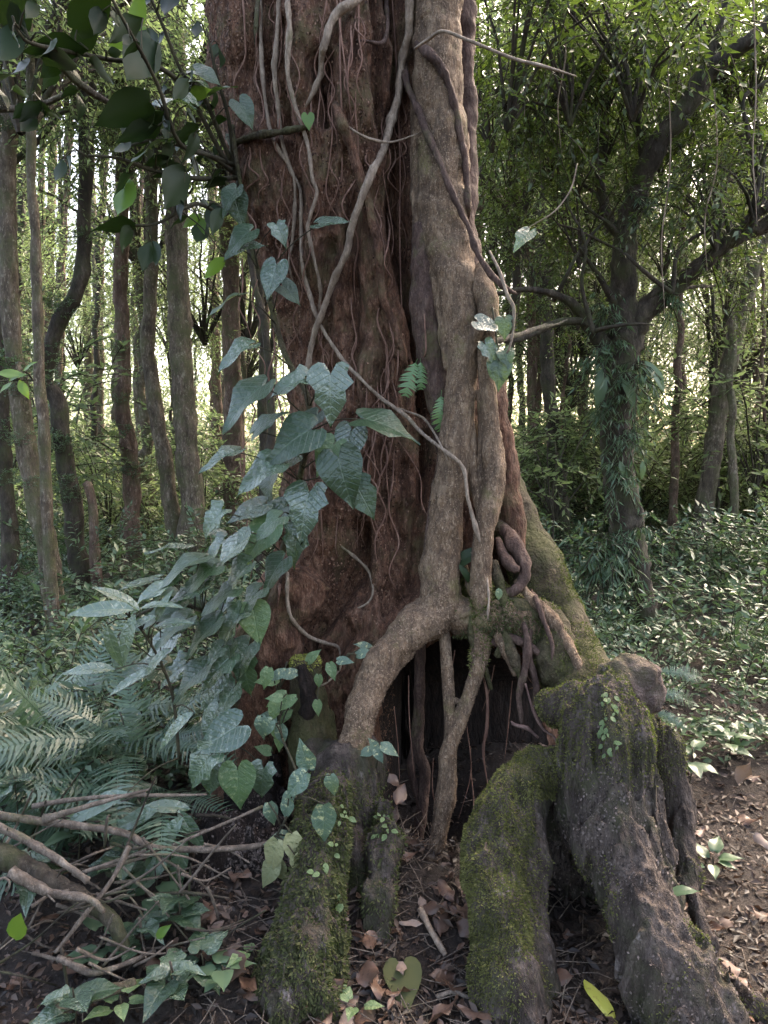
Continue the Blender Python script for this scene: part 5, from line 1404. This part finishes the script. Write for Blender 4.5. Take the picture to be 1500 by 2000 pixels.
def ground_cover():
    n = 90000
    d = 2.4 + 19.6 * rng.random(n) ** 1.6
    x = rng.uniform(-1, 1, n) * (d * 0.66 + 0.5)
    px, py = proj(np.stack([x, d, d * 0], 1))
    cl = fbm(np.stack([x * 1.2, d * 1.2, d * 0], 1), 3, 83)
    k = (np.hypot(x - 0.1, d - 3.2) > 0.95) & (cl > -0.55) & ~((x > 0.6) & (d < 3.05 + 0.2 * cl)) & ~((x < -0.4) & (d < 2.5))
    x, d, cl = x[k], d[k], cl[k]
    n = len(x)
    h = np.clip(0.10 + 0.14 * cl + 0.010 * d, 0.04, 0.6)
    z = gz(x, d) + h * rng.random(n) ** 0.6 + 0.01
    a = rng.uniform(0, 6.283, n)
    T = np.stack([np.cos(a), np.sin(a), rng.normal(-0.1, 0.35, n)], 1)
    N = rng.normal(0, 0.35, (n, 3)) + (0, 0, 1)
    V, Tr, t = scatter(np.stack([x, d, z], 1), T, N, rng.uniform(0.03, 0.07, n) * (0.75 + d * 0.05), wr=0.5, tint=np.clip(0.35 + 0.35 * cl + rng.normal(0, 0.2, n), 0, 1))
    o = obj('ground_cover', make_mesh('ground_cover', V, [Tr], M_under, smooth=False, tint=t))
    tagit(o, 'low leafy herbs covering the forest floor behind the tree', 'herbs', kind='stuff')
ground_cover()

def plant_copy(name, label, me, P, s, group, stem=0.0):
    root = empty(name, P, label, 'shrub', group)
    obj('foliage', me, root, Matrix.Rotation(random.uniform(0, 6.28), 4, 'Z') @ Matrix.Translation((0, 0, stem)) @ Matrix.Diagonal((s, s, s, 1)))
    if stem:
        V, Fs = tube([(0, 0, -0.05), (random.uniform(-.05, .05), 0, stem * 0.6), (0, 0, stem + 0.2)], [0.014 * s + 0.006, 0.012 * s + 0.004, 0.006], seg=6, step=0.12, wob=0.02)
        obj('stem', make_mesh('stem', V, Fs, M_bgdark), root)
    return root
ns = 0
while ns < 150:
    d = 2.9 + 10.7 * random.random() ** 1.4
    x = random.uniform(-1, 1) * (d * 0.62 + 0.3)
    if math.hypot(x - 0.1, d - 3.2) < 1.25 or (x > 0.3 and d < 3.5): continue
    if abs(x / d) < 0.10: continue
    ks = random.randrange(len(SHRUBS))
    plant_copy('shrub', ['tiny leaved low shrub', 'low shrub', 'larger leaved shrub', 'tall loose shrub', 'tall dense shrub'][ks] + ' near %s and %s' % nearest((x, d)), SHRUBS[ks], (x, d, float(gz(x, d))), random.uniform(0.7, 1.25) * (0.7 if d < 5.2 else 1.0), 'low shrubs of the understorey')
    ns += 1
ns = 0
while ns < 84:
    d = random.uniform(7.5, 18)
    right = random.random() < 0.55
    x = (random.uniform(0.12, 0.62) if right else random.uniform(-0.62, -0.14)) * d
    st = random.uniform(0.6, 1.9) if right else random.uniform(0.4, 2.2)
    ks = random.randrange(len(SAPL))
    plant_copy('sapling', ['yellow green sapling', 'dark green sapling', 'bushy green sapling'][ks] + ' near %s and %s' % nearest((x, d)), SAPL[ks], (x, d, float(gz(x, d))), random.uniform(0.7, 1.3), 'saplings of the understorey', stem=st)
    ns += 1

# ------------------------------------------------------------------ dark leafy shrub perched on the trunk at upper left
pshr = empty('perched_shrub', W(462, 330, 2.95), 'dark big leaved shrub sprouting from the giant trunk\'s left side', 'plant')
DARK = [leaf_mesh('dark_leaf', OVALP if k % 2 else POINTED, M_dark, tint=0.15 * k, fold=0.2, droop=0.2 + 0.08 * k, ripple=0.03, bite=0.1 * (k % 2), s=70 + k) for k in range(5)]
GRN = [leaf_mesh('backlit_leaf', OVALP, M_bright, tint=0.1 * k, fold=0.15, droop=0.2, s=80 + k) for k in range(2)]
TW = [[(462, 330, 2.9), (420, 310, 2.7), (350, 280, 2.5), (300, 160, 2.35), (250, 60, 2.2), (200, -40, 2.1)],
      [(462, 330, 2.9), (400, 190, 2.7), (355, 140, 2.6), (310, 30, 2.5), (280, -40, 2.45)],
      [(440, 320, 2.8), (340, 155, 2.55), (200, 115, 2.3), (60, 80, 2.1), (30, 30, 2.05)],
      [(470, 350, 2.9), (370, 345, 2.6), (290, 330, 2.5), (230, 310, 2.4), (170, 305, 2.35)],
      [(465, 345, 2.9), (410, 305, 2.7), (340, 280, 2.55), (300, 270, 2.5), (230, 290, 2.45)],
      [(455, 340, 2.9), (445, 230, 2.8), (420, 150, 2.7), (400, 60, 2.65)],
      [(465, 360, 2.9), (440, 420, 2.75), (380, 400, 2.6), (300, 440, 2.5), (200, 430, 2.45)],
      [(-60, 215, 2.6), (60, 208, 2.6), (120, 190, 2.6), (170, 165, 2.6)],
      [(100, 110, 2.4), (160, 165, 2.5), (225, 205, 2.6), (300, 250, 2.7), (380, 290, 2.8), (455, 330, 2.9)]]
tws = []
for k, t in enumerate(TW):
    P = np.array([W(*p) for p in t])
    V, Fs = tube(P, np.linspace(0.010, 0.004, len(P)) * (1.4 if k > 6 else 1), seg=7, step=0.03, amp=0.15, freq=25, wob=0.012, s=k)
    part('twig', V, Fs, M_twig if k < 7 else M_bgbark, pshr)
    tws.append(resample(P, np.ones(len(P)), 30)[0])
tws = np.vstack(tws)
DL = [(15, 95, 2.1, 170, -95, .5), (40, 30, 2.1, 120, 60, .4), (10, 20, 2.1, 130, 130, .4), (35, 150, 2.12, 120, -95, .6), (115, 90, 2.2, 150, 175, .3), (165, 70, 2.3, 120, 50, .5), (120, 105, 2.2, 130, 0, .25),
      (245, 55, 2.3, 120, -140, .6), (268, 120, 2.35, 150, -120, .7), (300, 105, 2.4, 120, -60, .7), (240, 215, 2.35, 150, -150, .6), (290, 240, 2.45, 110, 30, .5), (270, 255, 2.4, 110, -160, .5),
      (335, 370, 2.5, 130, -120, .6), (225, 437, 2.4, 95, 175, .3), (240, 465, 2.4, 70, -120, .6), (285, 500, 2.5, 90, -100, .7), (310, 495, 2.5, 80, -60, .7), (120, 335, 2.3, 70, -95, .6), (140, 325, 2.3, 80, -60, .5),
      (330, 10, 2.4, 80, -90, .5), (180, 20, 2.2, 140, 30, .5), (205, 140, 2.25, 100, -30, .4), (385, 60, 2.6, 60, -100, .5), (420, 430, 2.6, 80, -120, .6), (390, 460, 2.6, 70, -90, .7)]
for b in DL: add_leaf(pshr, *b, DARK, tws, under=True)
for b in [(250, 70, 2.35, 120, -140, .7), (245, 385, 2.42, 130, -95, .8), (270, 25, 2.4, 90, 70, .7), (370, 260, 2.6, 70, -100, .7), (388, 180, 2.6, 80, 15, .4), (395, 440, 2.6, 55, -60, .8), (375, 430, 2.6, 55, -140, .8), (420, 520, 2.6, 75, -130, .6)]:
    add_leaf(pshr, *b, GRN, tws, under=True)
for b in [(280, 290, 2.42, 110, -150, .15), (325, 195, 2.45, 110, 175, .3), (405, 145, 2.6, 70, -20, .6), (480, 220, 2.66, 65, -60, .5), (375, 155, 2.55, 60, 160, .4), (435, 170, 2.6, 60, 20, .3)]:
    add_leaf(pshr, *b, HEARTS, tws)
for k in range(95):
    q = tws[random.randrange(len(tws))]
    x, y = proj(q)
    x += random.gauss(0, 22); y += random.gauss(0, 22)
    if x > 455: continue
    add_leaf(pshr, float(x), float(y), float(q[1]) + random.gauss(0, 0.05), random.uniform(35, 85), random.uniform(-180, 0), random.uniform(0.0, 0.8), DARK, tws, under=True)

# broad leaved herb in front of the climber (long parallel veined leaves)
LEAFG = [leaf_mesh('long_leaf', LANCE, M_climb, tint=0.5 + 0.2 * k, fold=0.25, droop=0.25 + 0.1 * k, ripple=0.01, s=90 + k) for k in range(3)]
gp = empty('broad_leaved_herb', W(330, 1460, 2.3) * (1, 1, 0), 'tall herb with long pointed silvery leaves in front of the climber', 'plant')
gs = np.array([W(*p) for p in [(350, 1480, 2.25), (335, 1350, 2.2), (290, 1250, 2.12), (240, 1190, 2.08)]])
V, Fs = tube(gs, [0.006, 0.005, 0.004, 0.003], seg=6, step=0.03)
part('stem', V, Fs, M_twig, gp)
GSD, _ = resample(gs, np.ones(4), 20)
for b in [(205, 1185, 2.0, 150, 175, .55), (240, 1165, 2.05, 120, 140, .3), (300, 1175, 2.1, 110, 30, .2), (245, 1240, 2.0, 120, -100, .6), (270, 1215, 2.05, 100, -160, .3), (330, 1215, 2.1, 110, 20, .25), (215, 1260, 2.05, 110, -75, .6), (310, 1190, 2.1, 80, 80, .6), (180, 1300, 2.1, 120, 170, .3), (300, 1290, 2.1, 110, -150, .3), (260, 1320, 2.1, 120, -170, .3), (340, 1420, 2.1, 130, -150, .4), (190, 1570, 2.0, 160, -165, .3)]:
    add_leaf(gp, *b, LEAFG, GSD)
g2 = empty('broad_leaved_herb', W(340, 1700, 2.1) * (1, 1, 0), 'herb with big drooping dark leaves under the fallen branch', 'plant')
g2s = np.array([W(*p) for p in [(350, 1760, 2.12), (352, 1680, 2.12), (345, 1600, 2.12)]])
V, Fs = tube(g2s, [0.006, 0.005, 0.004], seg=6, step=0.03)
part('stem', V, Fs, M_twig, g2)
for b in [(320, 1640, 2.0, 150, -135, .6), (345, 1690, 2.0, 150, -100, .7), (300, 1700, 2.0, 130, -125, .6), (370, 1620, 2.05, 120, -60, .5), (260, 1600, 2.05, 130, -160, .4), (330, 1570, 2.08, 120, 150, .3)]:
    add_leaf(g2, *b, LEAFG, resample(g2s, np.ones(3), 12)[0])

# ------------------------------------------------------------------ seedlings and small herbs
def herb(label, px, py, d, leaves, meshes, name='seedling', group=None, h=0.12):
    b = W(px, py, d); b[2] = float(gz(b[0], b[1])) - 0.01
    root = empty(name, b, label, 'plant', group)
    tip = b + np.array((0.01, -0.01, h))
    V, Fs = tube([b, (b + tip) / 2 + (0.008, 0, 0), tip], [0.003, 0.0025, 0.002], seg=5)
    part('stem', V, Fs, M_twig, root)
    for k in range(leaves):
        a = 6.283 * k / leaves + random.uniform(-0.3, 0.3)
        f = random.uniform(0.45, 1.0)
        o = b + (tip - b) * f
        T = np.array((math.cos(a), math.sin(a), random.uniform(-0.1, 0.5)))
        lf = put_leaf(root, random.choice(meshes), o + T * 0.025, T, (0, 0, 1), random.uniform(0.05, 0.085) * (1 + h))
    return root
SEEDL = [leaf_mesh('seedling_leaf', POINTED, M_under, tint=0.2 + 0.2 * k, fold=0.2, droop=0.25, s=95 + k) for k in range(3)]
for (x, y, d, n, h, lab) in [(1345, 1480, 2.9, 9, .22, 'leafy seedling at the edge of the undergrowth behind the stump'), (1420, 1460, 3.1, 8, .2, 'leafy seedling beside a pinkish dead leaf'), (1385, 1665, 2.35, 6, .07, 'flat seedling on bare soil right of the stump'),
                             (1290, 1780, 1.8, 4, .06, 'tiny seedling on the buttress of the stump')]:
    r = herb(lab, x, y, d, n, SEEDL, h=h)
    if n == 4: r.location = tuple(W(1285, 1775, 1.80))
for (x, y, d, n, h, m, lab) in [(140, 1985, 1.62, 6, .16, HEARTS, 'broad dark leaved herb at the rotten log'), (230, 1960, 1.65, 5, .10, PALE, 'pale leaved herb beside the rotten log'), (330, 1960, 1.68, 7, .10, HEARTS, 'low heart leaved herb in the dark litter'), (390, 1930, 1.74, 6, .08, HEARTS, 'small heart leaved herb near the rotten root mass'),
                                (270, 1850, 1.85, 8, .14, HEARTS, 'leafy herb under the crossing sticks'), (345, 1840, 1.88, 7, .15, HEARTS, 'leafy herb beside the dark rotten root mass'), (240, 1745, 2.05, 10, .22, HEARTS, 'leafy herb behind the fallen branches'), (490, 1920, 1.78, 3, .05, PALE, 'tiny pale herb at the foot of the mossy stump'),
                                (60, 1740, 2.0, 9, .2, HEARTS, 'leafy herb behind the thick dark bent branch'), (150, 1650, 2.15, 10, .25, SEEDL, 'thin leaved herb rising between the ferns'), (300, 1770, 2.0, 9, .2, SEEDL, 'thin leaved herb by the grey slanting sticks'), (30, 1620, 2.2, 10, .3, HEARTS, 'tall heart leaved herb at the big fern'), (200, 1830, 1.85, 8, .12, SEEDL, 'thin leaved herb at the end of the bent branch'), (430, 1960, 1.7, 6, .08, SEEDL, 'thin leaved herb between the log end and mossy stump'), (690, 1985, 1.68, 3, .05, PALE, 'tiny herb in the dead leaves before the mossy stump')]:
    herb(lab, x, y, d, n, m, h=h)

# tiny creeper on the stump's mossy cap
cp_ = empty('tiny_creeper', W(1185, 1400, 2.0), 'tiny round leaved creeper hanging down the mossy cap of the buttress stump', 'plant')
hug_parts.append((RS_V, RS_F)); hug_parts.append((LS_V, LS_F)); hug_parts.append((MR_V, MR_F)); rebuild_bvh()
TINY = leaf_mesh('tiny_leaf', OVAL, M_climbp, tint=0.5, fold=0.1, droop=0.2)
for k in range(34):
    t = k / 33
    x = 1185 + 8 * math.sin(9 * t) + random.gauss(0, 9); y = 1352 + 120 * t
    put_leaf(cp_, TINY, hug(x, y, 0.008), (random.uniform(-1, 1), -0.4, random.uniform(-1, 0.3)), (0.1, -1, 0.5), random.uniform(0.012, 0.024))
cst = [hug(1185 + 8 * math.sin(9 * t), 1350 + 124 * t, 0.004) for t in np.linspace(0, 1, 14)]
V, Fs = tube(cst, [0.0015] * 14, seg=5)
part('stem', V, Fs, M_twig, cp_)
for (lab, spots_) in (('pale herb tuft on top of the shaggy mossy stump lobe', [(752, 1560), (760, 1580), (745, 1600), (770, 1590), (748, 1630), (765, 1620)]), ('small herb tuft on the flank of the shaggy mossy stump', [(665, 1580), (680, 1600), (655, 1650), (622, 1700), (660, 1760)])):
    ht = empty('moss_herb', hug(spots_[0][0], spots_[0][1], 0.0), lab, 'plant')
    for (x, y) in spots_:
        for q in range(3):
            put_leaf(ht, TINY, hug(x + random.gauss(0, 8), y + random.gauss(0, 8), 0.012), (random.uniform(-1, 1), -0.6, random.uniform(-0.6, 0.8)), (0.1, -0.7, 0.8), random.uniform(0.015, 0.032))
        V, Fs = tube([hug(x, y, -0.004), hug(x, y, 0.014)], [0.0012] * 2, seg=4)
        part('stem', V, Fs, M_twig, ht)

# ------------------------------------------------------------------ dead leaves
DEADO = [OVAL, POINTED, LANCE, OVAL, HEART]
DEADM = [leaf_mesh('dead_leaf', DEADO[k % 5], M_dead, tint=0.12 * k, fold=random.uniform(-0.3, 0.6), droop=random.uniform(-0.5, 0.6), ripple=0.13, curl=random.uniform(-0.4, 0.8), bite=0.4, s=110 + k) for k in range(9)]
DEADP = [leaf_mesh('pale_dead_leaf', DEADO[k], M_deadp, tint=0.3 * k, fold=random.uniform(-0.2, 0.5), droop=random.uniform(-0.4, 0.5), ripple=0.08, curl=random.uniform(-0.5, 0.9), bite=0.3, s=130 + k) for k in range(3)]
def dead(me, x, y, L, label, group, tilt=0.35, lift=0.012, name='dead_leaf', z=None, rz=None):
    a = random.uniform(0, 6.283) if rz is None else rz
    T = np.array((math.cos(a), math.sin(a), random.gauss(0, tilt * 0.6)))
    N = np.array((random.gauss(0, tilt), random.gauss(0, tilt) - 0.15, 1.0))
    zz = float(gz(x, y)) + lift if z is None else z
    o = obj(name, me, None, leaf_matrix((x, y, zz), T, N, L))
    return tagit(o, label, 'leaf', group)
GD = 'dead leaves on the forest floor'
nd_ = 0
while nd_ < 270:
    y = 1.5 + 1.9 * random.random() ** 1.2
    x = random.uniform(-1, 1) * (y * 0.58)
    if random.random() < 0.3: x = random.gauss(-0.05, 0.2); y = random.uniform(1.6, 2.3)
    px, py = proj(np.array((x, y, 0.0)))
    if py > 2020 or px < -20 or px > 1520: continue
    if y > 2.5 and x < 0.7: continue
    pale = random.random() < 0.14
    dead(random.choice(DEADP if pale else DEADM), x, y, random.uniform(0.03, 0.10), ('pale dead leaf near %s and %s' if pale else 'brown dead leaf near %s and %s') % nearest((x, y), NEARL), 'pale dead leaves on the forest floor' if pale else GD, lift=random.uniform(0.006, 0.03))
    nd_ += 1
def on_ground(px, py, lift=0.015):
    lo, hi = 1.2, 8.0
    for _ in range(40):
        m = (lo + hi) / 2
        p = W(px, py, m)
        if p[2] > float(gz(p[0], p[1])) + lift: lo = m
        else: hi = m
    return W(px, py, lo)
def dead_at(me, px, py, d, L, label, T, N, name='dead_leaf', group=None):
    p = W(px, py, d) if d else on_ground(px, py, 0.03)
    o = obj(name, me, None, leaf_matrix(p, T, N, L))
    return tagit(o, label, 'leaf', group)
dead_at(leaf_mesh('yellow_leaf', LANCE, M_yellow, fold=0.3, droop=0.2, curl=0.6), 1140, 1915, 0, 0.14, 'bright yellow green fallen leaf on dark soil', (0.35, -0.8, 0.02), (0.15, -0.3, 1), 'fallen_leaf')
dead_at(DEADP[1], 1475, 1630, 0, 0.08, 'pale curled leaf on bare soil right of the buttress stump', (0.3, -0.7, -0.2), (-0.3, -0.5, 1))
dead_at(DEADP[0], 1440, 1530, 0, 0.12, 'large pinkish dead leaf standing at the edge of the undergrowth', (0.3, -0.2, 0.7), (0.1, -1, 0.2))
dead_at(leaf_mesh('round_leaf', HEART, M_mossdark, tint=0.6, fold=0.1, droop=0.1), 785, 1890, 0, 0.12, 'large dull green round leaf flat on the litter', (0.1, -0.9, -0.3), (0, -0.5, 1), 'fallen_leaf')
for k, (x, y, L, a) in enumerate([(890, 1800, .09, -0.6), (915, 1850, .10, -0.2), (735, 1835, .08, 2.5), (420, 1880, .14, 0.1), (870, 1760, .10, -1.8), (700, 1900, .1, 0.5), (760, 1510, .06, -1.2), (790, 1530, .08, -1.9)]):
    d = 2.15 if y < 1600 else 0
    dead_at(DEADM[(k * 3) % 9], x, y, d, L, ['broad reddish dead leaf in the pile before the hollow', 'large crinkled pinkish leaf beside the mossy root column', 'orange brown leaf behind the mossy stump', 'wide brown leaf under the rotten root mass', 'folded dark red leaf in the pile before the hollow', 'rusty leaf at the foot of the mossy stump', 'reddish leaf caught on top of the mossy stump', 'upright rust red leaf at the mouth of the hollow'][k], (math.cos(a), -0.5, math.sin(a) * 0.6), (0.2, -0.8, 0.8))
gl = empty('broad_green_leaf_plant', W(10, 1860, 1.7), 'single bright green veined leaf on a thin stalk', 'plant')
V, Fs = tube([W(-30, 1880, 1.7), W(5, 1850, 1.68), W(30, 1830, 1.66)], [0.002] * 3, seg=5)
part('stem', V, Fs, M_vine, gl)
put_leaf(gl, leaf_mesh('veined_leaf', OVAL, M_bright, tint=0.0, fold=0.15, droop=0.1, s=3), W(30, 1836, 1.66), (0.25, -0.2, 0.9), (0.1, -1, 0.35), 0.085)
g3 = empty('broad_green_leaf_plant', W(300, 1860, 1.8), 'lime green upright leaf beside the dark rotten root mass', 'plant')
V, Fs = tube([W(296, 1870, 1.8), W(300, 1845, 1.79), W(305, 1830, 1.79)], [0.002] * 3, seg=5)
part('stem', V, Fs, M_vine, g3)
put_leaf(g3, GRN[0], W(305, 1832, 1.79), (0.6, -0.2, 0.7), (-0.3, -1, 0.5), 0.06)
b1 = empty('leafy_branch', W(-20, 740, 3.0), 'bright green leaves on a twig reaching in at the left edge', 'branch')
V, Fs = tube([W(-60, 760, 3.0), W(0, 745, 3.0), W(70, 742, 2.95)], [0.006, 0.004, 0.002], seg=5)
part('twig', V, Fs, M_twig, b1)
bt = np.array([W(x, 744, 3.0) for x in (-20, 10, 40, 65)])
for b in [(20, 728, 2.95, 70, 160, .5), (55, 715, 2.95, 40, 50, .6), (10, 755, 2.95, 50, -150, .4), (45, 758, 2.95, 50, -60, .5), (30, 735, 2.95, 50, 20, .4)]:
    add_leaf(b1, *b, GRN, bt)

def litter():
    n = 28000
    y = 1.45 + 3.2 * rng.random(n) ** 1.3
    x = rng.uniform(-1, 1, n) * (y * 0.62 + 0.5)
    a = rng.uniform(0, 6.283, n)
    cl = fbm(np.stack([x * 4, y * 4, y * 0], 1), 3, 91)
    T = np.stack([np.cos(a), np.sin(a), rng.normal(0, 0.35, n)], 1)
    N = rng.normal(0, 0.4, (n, 3)) + (0, -0.1, 1)
    z = gz(x, y) + rng.uniform(0.0, 0.012, n)
    L = rng.uniform(0.008, 0.045, n)
    V, Tr, t = scatter(np.stack([x, y, z], 1), T, N, L, wr=0.45, fold=0.5, tint=np.clip(0.35 + 0.4 * cl + rng.normal(0, 0.3, n), 0, 1))
    P2 = []
    o = obj('leaf_litter', make_mesh('leaf_litter', V, [Tr], M_litter, smooth=False, tint=t))
    tagit(o, 'crumbled brown leaf litter covering the soil', 'litter', kind='stuff')
    # fine twigs in it
    m = 900
    pieces = []
    for k in range(m):
        yy = 1.5 + 2.2 * random.random(); xx = random.uniform(-1, 1) * yy * 0.6
        if k % 2: yy = random.uniform(1.55, 2.35); xx = random.gauss(0.0, 0.35)
        a = random.uniform(0, 6.28); L = random.uniform(0.04, 0.2)
        p = np.array((xx, yy, float(gz(xx, yy)) + 0.008)); e = np.array((math.cos(a), math.sin(a), random.uniform(-0.02, 0.15))) * L
        pieces.append(tube([p, p + e * 0.5 + rng.normal(0, 0.006, 3), p + e], [0.002, 0.0018, 0.001], seg=4, step=0.05, cap=False))
    V, Fs = merge(pieces)
    o = obj('twig_litter', make_mesh('twig_litter', V, Fs, M_branch))
    tagit(o, 'fine broken twigs strewn over the litter', 'twigs', kind='stuff')
litter()

# ------------------------------------------------------------------ loose bark scales
def bark_scales(V, Fs, n, keep, root, mat, size=(0.004, 0.014)):
    P, N = surf_samples(V, Fs, n, keep)
    n = len(P)
    T = np.cross(N, rng.normal(size=(n, 3))) + N * rng.uniform(0.02, 0.35, n)[:, None] + np.array((0, 0, -0.5))
    v, tr, t = scatter(P + N * 0.0005, T, N + rng.normal(0, 0.25, (n, 3)), rng.uniform(size[0], size[1], n), wr=0.7, fold=0.1, tint=np.clip(rng.normal(0.45, 0.3, n), 0, 1))
    o = part('bark_scales', v, [tr], mat, root, smooth=False, tint=t)
    o['kind'] = 'stuff'
M_scale_t = leaf_mat('trunk_scales', (0.024, 0.010, 0.006), (0.27, 0.155, 0.105), rough=0.75, trans=0.0, spec=0.25, objrand=0)
M_scale_f = leaf_mat('fig_scales', (0.075, 0.045, 0.029), (0.30, 0.205, 0.14), rough=0.75, trans=0.0, spec=0.25, objrand=0)
M_scale_s = leaf_mat('stump_scales', (0.014, 0.010, 0.008), (0.15, 0.115, 0.10), rough=0.75, trans=0.0, spec=0.25, objrand=0)
bark_scales(TV, [TQ], 190000, lambda P, N: (N[:, 1] < 0.1) * np.clip(0.45 + 0.8 * fbm(P * (5, 5, 3), 3, 71), 0.05, 1) * (P[:, 2] < 3.9) * (P[:, 1] < 2.95 + 0.5 * (P[:, 2] > 0.9)), tree_root, M_scale_t, (0.003, 0.013))
for v_, f_, n_ in ((FA_V, FA_F, 42000), (FB_V, FB_F, 16000), (FD_V, FD_F, 12000)):
    bark_scales(v_, f_, n_, lambda P, N: (N[:, 1] < 0.3) * np.clip(0.6 + 0.6 * fbm(P * 9, 2, 72), 0.1, 1), fig, M_scale_f, (0.002, 0.008))
bark_scales(RS_V, RS_F, 40000, lambda P, N: np.clip(0.5 + 0.8 * fbm(P * 9, 2, 73), 0.05, 1), rs, M_scale_s, (0.003, 0.012))
bark_scales(RB_V, RB_F, 20000, lambda P, N: np.clip(0.5 + 0.8 * fbm(P * 9, 2, 74), 0.05, 1), rb, M_scale_s, (0.004, 0.018))
